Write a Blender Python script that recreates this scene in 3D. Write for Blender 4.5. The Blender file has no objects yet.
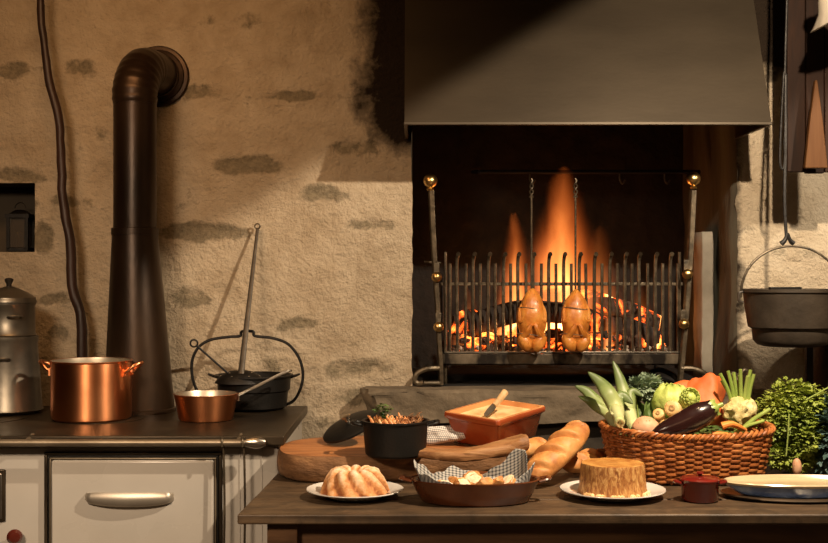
import bpy, bmesh, math, random
from math import sin, cos, pi, radians, sqrt, exp
from mathutils import Vector, Matrix, noise

random.seed(11)
SC = bpy.context.scene
COL = SC.collection

# ------------------------------------------------------------------ camera, world, lights, exposure
CZ = 1.35                       # camera height
FPX = 1200.0                    # focal length in pixels of an 828x543 frame
cam_d = bpy.data.cameras.new('camera'); cam_d.sensor_width = 36; cam_d.lens = 36 * FPX / 828
cam = bpy.data.objects.new('camera', cam_d); COL.objects.link(cam)
cam.location = (0, 0, CZ); cam.rotation_euler = (radians(90), 0, 0)
SC.camera = cam

wd = bpy.data.worlds.new('world'); SC.world = wd; wd.use_nodes = True
wb = wd.node_tree.nodes['Background']
wb.inputs[0].default_value = (1.0, 0.62, 0.32, 1); wb.inputs[1].default_value = 0.05

SC.view_settings.view_transform = 'Standard'
SC.view_settings.look = 'None'
SC.view_settings.exposure = 0.10
SC.view_settings.gamma = 1.0

def lamp(name, kind, loc, target, power, colour, **kw):
    d = bpy.data.lights.new(name, kind); d.energy = power; d.color = colour
    for k, v in kw.items(): setattr(d, k, v)
    o = bpy.data.objects.new(name, d); COL.objects.link(o); o.location = loc
    o.rotation_euler = (Vector(target) - Vector(loc)).to_track_quat('-Z', 'Y').to_euler()
    return o

WARM = (1.0, 0.72, 0.42)
KEY = Vector((0.98, 2.50, 2.31))
lamp('ceiling_spot_key', 'SPOT', KEY, KEY + Vector((0.500, 0.150, -0.852)), 215, (1.0, 0.79, 0.56), spot_size=radians(178), spot_blend=0.06, shadow_soft_size=0.018)
lamp('ceiling_spot_right', 'SPOT', (1.75, 2.9, 2.15), (1.27, 4.27, 1.50), 105, (1.0, 0.84, 0.64), spot_size=radians(31), spot_blend=0.6, shadow_soft_size=0.03)
lamp('ceiling_spot_table', 'SPOT', (0.60, 2.95, 2.35), (0.50, 3.15, 0.8), 12, (1.0, 0.68, 0.36), spot_size=radians(56), spot_blend=0.6, shadow_soft_size=0.03)
lamp('ceiling_lamp_stove', 'AREA', (-1.15, 1.0, 2.1), (-1.0, 3.6, 0.7), 10, (1.0, 0.74, 0.50), shape='RECTANGLE', size=0.5, size_y=0.25, spread=radians(75))
lamp('wall_fill', 'AREA', (-0.95, 2.9, 2.62), (-0.95, 4.27, 1.75), 6.5, (1.0, 0.51, 0.20), shape='RECTANGLE', size=1.0, size_y=0.3, spread=radians(120))  # added fill, no actual lamp: warms and brightens the upper wall
lamp('room_fill', 'AREA', (-0.3, 0.4, 2.5), (-0.2, 4.2, 1.5), 3, (1.0, 0.56, 0.26), shape='RECTANGLE', size=1.2, size_y=0.8)  # added soft fill in place of the room's warm ambient bounce
lamp('fire_glow', 'POINT', (0.47, 4.60, 1.16), (0.45, 3, 1), 5, (1.0, 0.42, 0.12), shadow_soft_size=0.08)

# ------------------------------------------------------------------ helpers
def W(px, py, D):
    "the point that stands D metres into the room and shows at this place of the photograph"
    return Vector(((px - 414) * D / FPX, D, CZ - (py - 271.5) * D / FPX))

def link(o, parent=None):
    COL.objects.link(o)
    if parent: o.parent = parent
    return o

def thing(name, label, cat, loc=(0, 0, 0), rz=0, group=None):
    o = bpy.data.objects.new(name, None); COL.objects.link(o)
    o.empty_display_size = 0.05
    o.location = loc; o.rotation_euler = (0, 0, rz)
    o['label'] = label; o['category'] = cat
    if group: o['group'] = group
    return o

def tag(o, label, cat, group=None):
    o['label'] = label; o['category'] = cat
    if group: o['group'] = group
    return o

def obj(name, bm, mat, parent=None, smooth=True, subd=0, bevel=0, loc=None, label=None, angle=40):
    me = bpy.data.meshes.new(name)
    bmesh.ops.recalc_face_normals(bm, faces=bm.faces[:])
    if smooth:
        for f in bm.faces: f.smooth = True
        lim = radians(angle)
        for e in bm.edges:
            if len(e.link_faces) == 2:
                try:
                    if e.calc_face_angle() > lim: e.smooth = False
                except ValueError: pass
    bm.to_mesh(me); bm.free()
    ms = mat if isinstance(mat, (list, tuple)) else [mat]
    for m in ms: me.materials.append(m)
    o = bpy.data.objects.new(name, me); link(o, parent)
    if loc is not None: o.location = loc
    if bevel:
        b = o.modifiers.new('bevel', 'BEVEL'); b.width = bevel; b.segments = 3; b.limit_method = 'ANGLE'
    if subd:
        s = o.modifiers.new('subd', 'SUBSURF'); s.levels = subd; s.render_levels = subd
    if label: o['label'] = label
    return o

def struct(o):
    o['kind'] = 'structure'; return o

def nb(): return bmesh.new()

def box(bm, c, s, rz=0, mi=0, M=None):
    r = bmesh.ops.create_cube(bm, size=1.0)
    m = Matrix.Translation(Vector(c)) @ Matrix.Rotation(rz, 4, 'Z') @ Matrix.Diagonal((s[0], s[1], s[2], 1))
    if M is not None: m = M @ m
    bmesh.ops.transform(bm, matrix=m, verts=r['verts'])
    for v in r['verts']:
        for f in v.link_faces: f.material_index = mi
    return r['verts']

def box2(bm, a, b, mi=0):
    a = Vector(a); b = Vector(b)
    return box(bm, (a + b) / 2, (b - a), 0, mi)

def lathe(bm, prof, n=40, c=(0, 0, 0), sx=1, sy=1, fn=None, M=None, mi=0, arc=2 * pi):
    rings = []
    for r, z in prof:
        if r < 1e-6:
            p = Vector((c[0], c[1], c[2] + z))
            if M is not None: p = M @ p
            rings.append([bm.verts.new(p)])
        else:
            row = []
            for i in range(n):
                a = arc * i / n
                rr, zz = (r, z) if fn is None else fn(r, z, a)
                p = Vector((c[0] + rr * cos(a) * sx, c[1] + rr * sin(a) * sy, c[2] + zz))
                if M is not None: p = M @ p
                row.append(bm.verts.new(p))
            rings.append(row)
    for A, B in zip(rings, rings[1:]):
        if len(A) == 1 and len(B) == 1: continue
        for i in range(n):
            j = (i + 1) % n
            if len(A) == 1: f = bm.faces.new((A[0], B[j], B[i]))
            elif len(B) == 1: f = bm.faces.new((A[i], A[j], B[0]))
            else: f = bm.faces.new((A[i], A[j], B[j], B[i]))
            f.material_index = mi
    return bm

def smooth_path(pts, k=6, closed=False):
    P = [Vector(p) for p in pts]; out = []; n = len(P)
    rng = n if closed else n - 1
    for i in range(rng):
        if closed: p0, p1, p2, p3 = P[(i - 1) % n], P[i], P[(i + 1) % n], P[(i + 2) % n]
        else: p0, p1, p2, p3 = P[max(i - 1, 0)], P[i], P[i + 1], P[min(i + 2, n - 1)]
        for j in range(k):
            t = j / k
            out.append(0.5 * ((2 * p1) + (p2 - p0) * t + (2 * p0 - 5 * p1 + 4 * p2 - p3) * t * t + (3 * p1 - p0 - 3 * p2 + p3) * t ** 3))
    if not closed: out.append(P[-1])
    return out

def tube(bm, pts, r, n=10, closed=False, flat=1.0, k=0, caps=True, twist=0.0, mi=0, up=None):
    P = smooth_path(pts, k, closed) if k else [Vector(p) for p in pts]
    m = len(P)
    R = r if callable(r) else ((lambda t: r[0] + (r[1] - r[0]) * t) if isinstance(r, (tuple, list)) and len(r) == 2 else (lambda t: r))
    if isinstance(r, (tuple, list)) and len(r) > 2:
        L = list(r)
        def R(t):
            x = t * (len(L) - 1); i = min(int(x), len(L) - 2); return L[i] + (L[i + 1] - L[i]) * (x - i)
    rings = []; nrm = None
    for i in range(m):
        if closed: T = P[(i + 1) % m] - P[i - 1]
        elif i == 0: T = P[1] - P[0]
        elif i == m - 1: T = P[-1] - P[-2]
        else: T = P[i + 1] - P[i - 1]
        T = T.normalized() if T.length > 1e-9 else Vector((0, 0, 1))
        if nrm is None:
            a = Vector(up) if up is not None else (Vector((0, 0, 1)) if abs(T.z) < 0.9 else Vector((0, 1, 0)))
            nrm = (a - T * a.dot(T)).normalized()
        else:
            nrm = (nrm - T * nrm.dot(T))
            nrm = nrm.normalized() if nrm.length > 1e-9 else Vector((1, 0, 0))
        B = T.cross(nrm); t = i / (m - 1) if m > 1 else 0
        rr = R(t); tw = twist * t
        row = []
        for j in range(n):
            a = 2 * pi * j / n + tw
            row.append(bm.verts.new(P[i] + (nrm * cos(a) * flat + B * sin(a)) * rr))
        rings.append(row)
    for i in range(m if closed else m - 1):
        A, Bq = rings[i], rings[(i + 1) % m]
        for j in range(n):
            f = bm.faces.new((A[j], A[(j + 1) % n], Bq[(j + 1) % n], Bq[j])); f.material_index = mi
    if caps and not closed:
        f = bm.faces.new(rings[0][::-1]); f.material_index = mi
        f = bm.faces.new(rings[-1]); f.material_index = mi
    return bm

def blob(bm, c, s, amp=0.1, freq=2.0, sub=3, seed=0, M=None, fn=None, mi=0):
    r = bmesh.ops.create_icosphere(bm, subdivisions=sub, radius=1.0)
    for v in r['verts']:
        p = v.co.copy()
        d = 1 + amp * noise.noise(p * freq + Vector((seed * 7.3, seed * 3.1, seed)))
        p = p * d
        if fn: p = fn(p)
        p = Vector((p.x * s[0], p.y * s[1], p.z * s[2]))
        if M is not None: p = M @ p
        v.co = p + Vector(c)
    for v in r['verts']:
        for f in v.link_faces: f.material_index = mi
    return r['verts']

def prism(bm, outline, z0, z1, mi=0):
    a = [bm.verts.new((x, y, z0)) for x, y in outline]
    b = [bm.verts.new((x, y, z1)) for x, y in outline]
    n = len(outline)
    bm.faces.new(a[::-1]); bm.faces.new(b)
    for i in range(n): bm.faces.new((a[i], a[(i + 1) % n], b[(i + 1) % n], b[i]))
    for f in bm.faces: f.material_index = mi if f.material_index == 0 else f.material_index

def orient(axis, loc=(0, 0, 0), roll=0):
    "matrix that turns local Z to the axis and moves to loc"
    q = Vector(axis).normalized().to_track_quat('Z', 'Y')
    return Matrix.Translation(Vector(loc)) @ q.to_matrix().to_4x4() @ Matrix.Rotation(roll, 4, 'Z')

# ------------------------------------------------------------------ materials
def M_(name):
    m = bpy.data.materials.new(name); m.use_nodes = True
    nt = m.node_tree; return m, nt, nt.nodes['Principled BSDF'], nt.nodes['Material Output']

def ramp(nt, fac, stops, interp='LINEAR'):
    r = nt.nodes.new('ShaderNodeValToRGB'); cr = r.color_ramp; cr.interpolation = interp
    while len(cr.elements) < len(stops): cr.elements.new(0.5)
    for e, (p, c) in zip(cr.elements, stops):
        e.position = p; e.color = (*c, 1) if len(c) == 3 else c
    nt.links.new(fac, r.inputs[0]); return r.outputs[0]

def texco(nt, scale=(1, 1, 1), kind='Object'):
    t = nt.nodes.new('ShaderNodeTexCoord'); mp = nt.nodes.new('ShaderNodeMapping')
    mp.inputs['Scale'].default_value = scale
    nt.links.new(t.outputs[kind], mp.inputs[0]); return mp.outputs[0]

def tnoise(nt, vec, scale, detail=4, rough=0.55, dist=0.0):
    n = nt.nodes.new('ShaderNodeTexNoise'); n.inputs['Scale'].default_value = scale
    n.inputs['Detail'].default_value = detail; n.inputs['Roughness'].default_value = rough
    n.inputs['Distortion'].default_value = dist
    if vec is not None: nt.links.new(vec, n.inputs['Vector'])
    return n.outputs[0]

def mixc(nt, fac, a, b, mode='MIX'):
    m = nt.nodes.new('ShaderNodeMix'); m.data_type = 'RGBA'; m.blend_type = mode
    for s, v in ((0, fac), (6, a), (7, b)):
        if hasattr(v, 'links'): nt.links.new(v, m.inputs[s])
        elif s == 0: m.inputs[0].default_value = v
        else: m.inputs[s].default_value = (*v, 1)
    return m.outputs[2]

def math_(nt, op, a, b=None, c=None, clamp=False):
    m = nt.nodes.new('ShaderNodeMath'); m.operation = op; m.use_clamp = clamp
    for i, v in enumerate((a, b, c)):
        if v is None: continue
        if hasattr(v, 'links'): nt.links.new(v, m.inputs[i])
        else: m.inputs[i].default_value = v
    return m.outputs[0]

def bump(nt, bs, h, strength=0.3, dist=0.01):
    b = nt.nodes.new('ShaderNodeBump'); b.inputs['Strength'].default_value = strength
    b.inputs['Distance'].default_value = dist
    nt.links.new(h, b.inputs['Height']); nt.links.new(b.outputs[0], bs.inputs['Normal'])

def simple(name, stops, rough=0.6, metal=0.0, scale=8, stretch=(1, 1, 1), bs_=0.2, bd=0.005, bscale=60, detail=5, rvar=0.0, sss=0.0, coat=0.0, dist=0.0, spec=None):
    m, nt, b, out = M_(name)
    v = texco(nt, stretch)
    n = tnoise(nt, v, scale, detail, dist=dist)
    if len(stops) == 1: b.inputs['Base Color'].default_value = (*stops[0][1], 1)
    else: nt.links.new(ramp(nt, n, stops), b.inputs['Base Color'])
    b.inputs['Roughness'].default_value = rough; b.inputs['Metallic'].default_value = metal
    if rvar:
        r = math_(nt, 'MULTIPLY_ADD', n, rvar, rough - rvar / 2); nt.links.new(r, b.inputs['Roughness'])
    if bs_: bump(nt, b, tnoise(nt, v, bscale, 4), bs_, bd)
    if sss:
        b.inputs['Subsurface Weight'].default_value = sss; b.inputs['Subsurface Radius'].default_value = (0.01, 0.004, 0.002)
    if coat: b.inputs['Coat Weight'].default_value = coat; b.inputs['Coat Roughness'].default_value = 0.15
    if spec is not None: b.inputs['Specular IOR Level'].default_value = spec
    return m

def wood(name, c0, c1, c2, grain=(1, 14, 14), scale=3, rough=0.55, bs_=0.35):
    m, nt, b, out = M_(name)
    v = texco(nt, grain)
    n = tnoise(nt, v, scale, 8, 0.65, 0.6)
    n2 = tnoise(nt, texco(nt), 3.5, 3)
    a = ramp(nt, n, [(0.3, c0), (0.5, c1), (0.72, c2)])
    col = mixc(nt, math_(nt, 'MULTIPLY', n2, 0.55), a, c0, 'MIX')
    nt.links.new(col, b.inputs['Base Color']); b.inputs['Roughness'].default_value = rough
    bump(nt, b, n, bs_, 0.004)
    return m

# ---- plaster of the back wall with stones showing and soot beside the hood
def wall_material():
    m, nt, b, out = M_('rough_plaster')
    v = texco(nt)
    big = tnoise(nt, v, 2.2, 4); mid = tnoise(nt, v, 9, 6, 0.6, 0.4); fine = tnoise(nt, v, 70, 5, 0.6); grit = tnoise(nt, v, 28, 6, 0.7)
    base = ramp(nt, mid, [(0.25, (0.36, 0.29, 0.20)), (0.5, (0.50, 0.42, 0.31)), (0.75, (0.60, 0.52, 0.40))])
    base = mixc(nt, math_(nt, 'MULTIPLY', big, 0.5), base, (0.40, 0.30, 0.19))
    a = nt.nodes.new('ShaderNodeAttribute'); a.attribute_name = 'stone'
    s = math_(nt, 'ADD', a.outputs['Fac'], math_(nt, 'MULTIPLY', math_(nt, 'SUBTRACT', mid, 0.5), 2.2))
    s = math_(nt, 'ADD', s, math_(nt, 'MULTIPLY', math_(nt, 'SUBTRACT', grit, 0.5), 0.9))
    sm = ramp(nt, s, [(0.42, (0, 0, 0)), (0.72, (1, 1, 1))])
    stone = ramp(nt, fine, [(0.3, (0.10, 0.085, 0.055)), (0.7, (0.24, 0.20, 0.13))])
    c = mixc(nt, math_(nt, 'MULTIPLY', sm, 0.8), base, stone)
    a2 = nt.nodes.new('ShaderNodeAttribute'); a2.attribute_name = 'soot'
    s2 = math_(nt, 'ADD', a2.outputs['Fac'], math_(nt, 'ADD', math_(nt, 'MULTIPLY', math_(nt, 'SUBTRACT', mid, 0.5), 1.3), math_(nt, 'MULTIPLY', math_(nt, 'SUBTRACT', grit, 0.5), 0.5)))
    c = mixc(nt, ramp(nt, s2, [(0.25, (0, 0, 0)), (0.5, (0.62, 0.62, 0.62)), (0.8, (1, 1, 1))]), c, (0.018, 0.011, 0.006))
    nt.links.new(c, b.inputs['Base Color']); b.inputs['Roughness'].default_value = 0.92
    b.inputs['Specular IOR Level'].default_value = 0.2
    h = math_(nt, 'ADD', math_(nt, 'MULTIPLY', grit, 1.0), math_(nt, 'MULTIPLY', fine, 0.35))
    bump(nt, b, h, 1.0, 0.022)
    return m

MW = wall_material()
MSOOT = simple('sooty_brick', [(0.3, (0.003, 0.0022, 0.0016)), (0.7, (0.013, 0.009, 0.006))], 0.85, scale=14, bs_=0.6, bscale=30, bd=0.01)
MJAMB = simple('stained_jamb', [(0.3, (0.0279, 0.025, 0.0172)), (0.5, (0.078, 0.0704, 0.0482)), (0.75, (0.1448, 0.1408, 0.0998))], 0.85, scale=5, stretch=(1, 1, 0.25), bs_=0.6, bscale=25, bd=0.01)
MDSTONE = simple('shade_dark_stone', [(0.3, (0.02, 0.015, 0.010)), (0.7, (0.06, 0.045, 0.030))], 0.9, scale=9, bs_=0.6, bscale=22, bd=0.015)  # hearth base: the shade below the slab is put into this dark colour
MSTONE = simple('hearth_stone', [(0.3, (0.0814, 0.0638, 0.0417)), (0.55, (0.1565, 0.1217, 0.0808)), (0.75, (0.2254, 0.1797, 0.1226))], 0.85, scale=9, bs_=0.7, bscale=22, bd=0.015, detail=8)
MGSTONE = simple('pale_upright_stone', [(0.3, (0.195, 0.169, 0.13)), (0.7, (0.325, 0.2925, 0.234))], 0.8, scale=9, bs_=0.4, bscale=40)
MFLOOR = simple('stone_floor', [(0.3, (0.06, 0.045, 0.03)), (0.7, (0.14, 0.10, 0.07))], 0.8, scale=4, bs_=0.3)
MCEIL = simple('dark_ceiling', [(0.3, (0.05, 0.035, 0.02)), (0.7, (0.10, 0.07, 0.045))], 0.9, scale=4, bs_=0.3)
MROOM = simple('room_plaster', [(0.3, (0.056, 0.042, 0.028)), (0.7, (0.077, 0.0595, 0.0385))], 0.95, scale=3, bs_=0.2)
MHOOD = simple('hood_steel', [(0.3, (0.0401, 0.0299, 0.0189)), (0.7, (0.0641, 0.0486, 0.0311))], 0.48, 0.55, scale=2.2, stretch=(0.6, 1, 1.6), bs_=0.05, bscale=60, rvar=0.10)
MIRON = simple('black_iron', [(0.3, (0.0042, 0.0035, 0.0028)), (0.7, (0.0123, 0.0098, 0.0077))], 0.5, 0.5, scale=20, bs_=0.3, bscale=80)
MIRON2 = simple('worn_iron', [(0.3, (0.0357, 0.0281, 0.0184)), (0.55, (0.102, 0.079, 0.051)), (0.8, (0.204, 0.1632, 0.1071))], 0.42, 0.6, scale=30, bs_=0.4, bscale=70)
MCAUL = simple('sooty_cauldron_iron', [(0.3, (0.028, 0.021, 0.015)), (0.7, (0.065, 0.050, 0.036))], 0.5, 0.1, scale=9, bs_=0.3, bscale=60)
MIRON3 = simple('dull_grey_iron', [(0.3, (0.05, 0.042, 0.033)), (0.7, (0.11, 0.092, 0.07))], 0.5, 0.5, scale=20, bs_=0.3, bscale=80)
MCAST = simple('cast_iron', [(0.3, (0.0029, 0.0026, 0.0022)), (0.7, (0.0081, 0.0073, 0.0062))], 0.5, 0.0, scale=12, bs_=0.25, bscale=120, bd=0.003, spec=0.3)
MPIPE = simple('flue_pipe_metal', [(0.3, (0.013, 0.0072, 0.0038)), (0.5, (0.0283, 0.0151, 0.0077)), (0.75, (0.0522, 0.0284, 0.0135))], 0.36, 0.6, scale=6, stretch=(1, 1, 0.3), bs_=0.12, bscale=50, rvar=0.15)
MENAM = simple('cream_enamel', [(0.3, (0.4189, 0.389, 0.3441)), (0.7, (0.4937, 0.4638, 0.4189))], 0.28, scale=3, bs_=0.03, bscale=20, rvar=0.15, coat=0.3)
MTOP = simple('worn_cooktop_steel', [(0.3, (0.019, 0.013, 0.0078)), (0.55, (0.0444, 0.0317, 0.0184)), (0.8, (0.076, 0.0547, 0.0318))], 0.40, 0.6, scale=7, bs_=0.1, bscale=60, rvar=0.25, detail=8)
MCHROME = simple('brushed_chrome', [(0.3, (0.42, 0.38, 0.32)), (0.7, (0.60, 0.55, 0.47))], 0.28, 1.0, scale=20, bs_=0.03)
MALU = simple('dull_aluminium', [(0.3, (0.1547, 0.1368, 0.1101)), (0.7, (0.2499, 0.2261, 0.1845))], 0.40, 0.9, scale=10, bs_=0.08, bscale=40, rvar=0.1)
MBRASS = simple('aged_brass', [(0.3, (0.42, 0.27, 0.10)), (0.7, (0.68, 0.47, 0.20))], 0.30, 1.0, scale=25, bs_=0.1)
MCOPPER = simple('polished_copper', [(0.3, (0.78, 0.27, 0.11)), (0.7, (0.92, 0.40, 0.18))], 0.33, 1.0, scale=6, bs_=0.05, bscale=30, rvar=0.12)
def brushed(m, an=0.75):
    nt = m.node_tree; b = nt.nodes['Principled BSDF']; b.inputs['Anisotropic'].default_value = an
    t = nt.nodes.new('ShaderNodeTangent'); t.direction_type = 'RADIAL'; t.axis = 'Z'; nt.links.new(t.outputs[0], b.inputs['Tangent']); b.inputs['Anisotropic Rotation'].default_value = 0.25
brushed(MCOPPER)
MRAIL = simple('dull_rail_steel', [(0.3, (0.16, 0.125, 0.085)), (0.7, (0.27, 0.22, 0.155))], 0.42, 0.7, scale=10, bs_=0.05)
MSATIN = simple('satin_handle_metal', [(0.3, (0.38, 0.34, 0.285)), (0.7, (0.47, 0.42, 0.35))], 0.42, 0.75, scale=10, bs_=0.03)
MTIN = simple('tin_lining', [(0.3, (0.42, 0.36, 0.28)), (0.7, (0.6, 0.53, 0.42))], 0.4, 0.9, scale=14, bs_=0.05)
MSTICK = simple('dark_bark_pole', [(0.3, (0.0124, 0.0045, 0.0025)), (0.7, (0.0351, 0.0132, 0.0074))], 0.5, scale=20, stretch=(1, 1, 0.2), bs_=0.4, bscale=50)
MTABLE = wood('old_table_wood', (0.0512, 0.0282, 0.0129), (0.0963, 0.059, 0.0302), (0.1626, 0.1027, 0.0538), (0.9, 10, 10), 3.2, 0.50)
def wear(m):
    nt = m.node_tree; b = nt.nodes['Principled BSDF']; l = b.inputs['Base Color'].links[0]; src = l.from_socket
    n = tnoise(nt, texco(nt), 14, 8, 0.7, 0.5)
    nt.links.new(mixc(nt, ramp(nt, n, [(0.42, (0, 0, 0)), (0.62, (0.7, 0.7, 0.7))]), src, (0.028, 0.018, 0.010)), b.inputs['Base Color'])
wear(MTABLE)
MTABLE2 = wood('table_apron_wood', (0.0517, 0.023, 0.0103), (0.115, 0.0552, 0.023), (0.1955, 0.0978, 0.0414), (1, 10, 10), 3.2, 0.5)
MBOARD = wood('olive_board_wood', (0.1338, 0.0377, 0.0105), (0.4817, 0.1825, 0.0548), (0.7494, 0.3414, 0.1158), (1.2, 8, 6), 4.0, 0.42, 0.7)
MBARK = simple('board_bark_edge', [(0.3, (0.0866, 0.0378, 0.0132)), (0.6, (0.231, 0.1103, 0.0425)), (0.8, (0.3812, 0.1995, 0.0803))], 0.75, scale=11, stretch=(1, 1, 2.0), bs_=0.7, bscale=35, bd=0.008)
MPLANK = wood('dark_plank_wood', (0.0057, 0.0019, 0.0005), (0.0141, 0.0046, 0.0012), (0.0259, 0.0087, 0.0021), (8, 8, 1), 3, 0.7)
MPLANK.node_tree.nodes['Principled BSDF'].inputs['Specular IOR Level'].default_value = 0.15
MTAN = wood('tan_wood', (0.053, 0.021, 0.0064), (0.0735, 0.0307, 0.0099), (0.0939, 0.0437, 0.015), (9, 9, 1), 3, 0.6)
MTAN.node_tree.nodes['Principled BSDF'].inputs['Specular IOR Level'].default_value = 0.1
MPORC = simple('white_porcelain', [(0.3, (0.736, 0.6992, 0.6348)), (0.7, (0.7912, 0.7544, 0.6992))], 0.16, scale=5, bs_=0.0, coat=0.5)
MTERRA = simple('glazed_orange_clay', [(0.3, (0.271, 0.0497, 0.0136)), (0.7, (0.3696, 0.0761, 0.0234))], 0.22, scale=7, bs_=0.06, bscale=25, coat=0.6)
MTERRAIN = simple('pale_orange_glaze', [(0.3, (0.578, 0.238, 0.085)), (0.7, (0.68, 0.323, 0.1275))], 0.22, scale=7, bs_=0.04, coat=0.5)
MPATE = simple('baked_top', [(0.3, (0.62, 0.32, 0.12)), (0.5, (0.86, 0.58, 0.28)), (0.75, (0.95, 0.76, 0.46))], 0.55, scale=16, bs_=0.4, bscale=60, sss=0.1)
MBROWND = simple('brown_glazed_clay', [(0.3, (0.06, 0.0162, 0.0058)), (0.55, (0.132, 0.0378, 0.0125)), (0.8, (0.228, 0.0756, 0.0264))], 0.25, scale=6, bs_=0.08, bscale=30, coat=0.6)
MRED = simple('dark_red_enamel', [(0.3, (0.117, 0.009, 0.0054)), (0.7, (0.225, 0.0198, 0.0108))], 0.18, scale=6, bs_=0.03, coat=0.7)
MBLUE = simple('blue_glaze', [(0.3, (0.03, 0.05, 0.13)), (0.52, (0.07, 0.10, 0.20)), (0.7, (0.26, 0.29, 0.36))], 0.2, scale=14, bs_=0.03, coat=0.6)
MCREAM = simple('cream_glaze', [(0.3, (0.5304, 0.4039, 0.2285)), (0.7, (0.612, 0.4896, 0.3155))], 0.22, scale=5, bs_=0.03, coat=0.4)
MBREAD = simple('bread_crust', [(0.28, (0.324, 0.1053, 0.0252)), (0.5, (0.594, 0.2592, 0.072)), (0.75, (0.756, 0.4212, 0.1584))], 0.55, scale=16, bs_=0.45, bscale=55, bd=0.006, sss=0.05, detail=7)
MCRUMB = simple('bread_crumb', [(0.3, (0.72, 0.52, 0.30)), (0.7, (0.93, 0.82, 0.62))], 0.8, scale=35, bs_=0.7, bscale=110, sss=0.1)
def cake_mat():
    m, nt, b, out = M_('sugared_cake'); v = texco(nt)
    a = nt.nodes.new('ShaderNodeAttribute'); a.attribute_name = 'sugar'
    n = tnoise(nt, v, 45, 7, 0.7)
    f = math_(nt, 'ADD', math_(nt, 'MULTIPLY', a.outputs['Fac'], 0.75), math_(nt, 'MULTIPLY', math_(nt, 'SUBTRACT', n, 0.5), 1.1))
    nt.links.new(ramp(nt, f, [(0.18, (0.30, 0.09, 0.022)), (0.42, (0.58, 0.25, 0.08)), (0.62, (0.78, 0.48, 0.26)), (0.85, (0.88, 0.70, 0.54))]), b.inputs['Base Color'])
    b.inputs['Roughness'].default_value = 0.75; bump(nt, b, tnoise(nt, v, 130, 5), 0.5, 0.004)
    return m
MCAKE = cake_mat()
MROAST = simple('roast_skin', [(0.28, (0.3385, 0.0891, 0.0113)), (0.5, (0.5803, 0.2055, 0.0311)), (0.75, (0.6932, 0.3426, 0.079))], 0.42, scale=20, bs_=0.5, bscale=60, bd=0.005, sss=0.08, coat=0.1)

MPAD = wood('weathered_paddle_wood', (0.13, 0.050, 0.016), (0.36, 0.165, 0.058), (0.56, 0.31, 0.13), (1.5, 12, 12), 5.0, 0.6, 1.0)
def timbale_mat():
    m, nt, b, out = M_('caramelised_timbale')
    t = nt.nodes.new('ShaderNodeTexCoord'); sp = nt.nodes.new('ShaderNodeSeparateXYZ'); nt.links.new(t.outputs['Object'], sp.inputs[0])
    ang = math_(nt, 'ARCTAN2', sp.outputs[1], sp.outputs[0])
    cb = nt.nodes.new('ShaderNodeCombineXYZ')
    nt.links.new(math_(nt, 'MULTIPLY', ang, 5.5), cb.inputs[0]); nt.links.new(math_(nt, 'MULTIPLY', sp.outputs[2], 26.0), cb.inputs[2])
    n = tnoise(nt, cb.outputs[0], 1.5, 7, 0.68, 0.9)
    side = ramp(nt, n, [(0.30, (0.16, 0.045, 0.012)), (0.46, (0.36, 0.14, 0.035)), (0.60, (0.60, 0.33, 0.11)), (0.75, (0.75, 0.54, 0.27))])
    n2 = tnoise(nt, texco(nt), 30, 5)
    top = ramp(nt, n2, [(0.35, (0.36, 0.13, 0.025)), (0.6, (0.56, 0.28, 0.07)), (0.75, (0.72, 0.46, 0.17))])
    g = nt.nodes.new('ShaderNodeNewGeometry'); s2 = nt.nodes.new('ShaderNodeSeparateXYZ'); nt.links.new(g.outputs['Normal'], s2.inputs[0])
    nt.links.new(mixc(nt, math_(nt, 'GREATER_THAN', s2.outputs[2], 0.6), side, top), b.inputs['Base Color'])
    b.inputs['Roughness'].default_value = 0.42; bump(nt, b, n, 0.6, 0.006)
    return m
MTIMB = timbale_mat()

def gingham(name, dark=(0.10, 0.10, 0.12), light=(0.80, 0.76, 0.70), sc=26):
    m, nt, b, out = M_(name)
    t = nt.nodes.new('ShaderNodeTexCoord'); sp = nt.nodes.new('ShaderNodeSeparateXYZ'); nt.links.new(t.outputs['UV'], sp.inputs[0])
    def line(o):
        f = math_(nt, 'FRACT', math_(nt, 'MULTIPLY', o, sc)); return math_(nt, 'LESS_THAN', f, 0.42)
    a, c = line(sp.outputs[0]), line(sp.outputs[1])
    s = math_(nt, 'MULTIPLY', math_(nt, 'ADD', a, c), 0.5)
    nt.links.new(ramp(nt, s, [(0.0, light), (0.5, tuple((x + y) * 0.45 for x, y in zip(light, dark))), (1.0, dark)]), b.inputs['Base Color'])
    b.inputs['Roughness'].default_value = 0.9
    bump(nt, b, tnoise(nt, t.outputs['Object'], 220, 2), 0.2, 0.002)
    return m
MGING = gingham('grey_gingham')
MGING2 = gingham('dark_gingham', (0.045, 0.05, 0.06), (0.52, 0.50, 0.46), 34)

MWICK = simple('varnished_wicker', [(0.3, (0.1949, 0.0542, 0.0149)), (0.5, (0.4092, 0.1329, 0.0346)), (0.75, (0.6042, 0.2558, 0.074))], 0.38, scale=26, bs_=0.3, bscale=120, coat=0.2)
MLEEKG = simple('leek_green', [(0.3, (0.072, 0.12, 0.028)), (0.6, (0.192, 0.256, 0.072)), (0.8, (0.368, 0.416, 0.176))], 0.5, scale=10, stretch=(1, 1, 0.3), bs_=0.2)
MLEEKW = simple('leek_white', [(0.3, (0.4185, 0.45, 0.168)), (0.7, (0.5805, 0.615, 0.33))], 0.45, scale=14, bs_=0.2, sss=0.1)
MCABB = simple('cabbage_leaf', [(0.3, (0.30, 0.40, 0.07)), (0.6, (0.56, 0.62, 0.17)), (0.8, (0.78, 0.80, 0.40))], 0.5, scale=14, bs_=0.5, bscale=45, bd=0.006)
MSAVOY = simple('dark_leaf', [(0.3, (0.035, 0.07, 0.014)), (0.7, (0.13, 0.20, 0.045))], 0.5, scale=12, bs_=0.5, bscale=50, bd=0.006)
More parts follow.
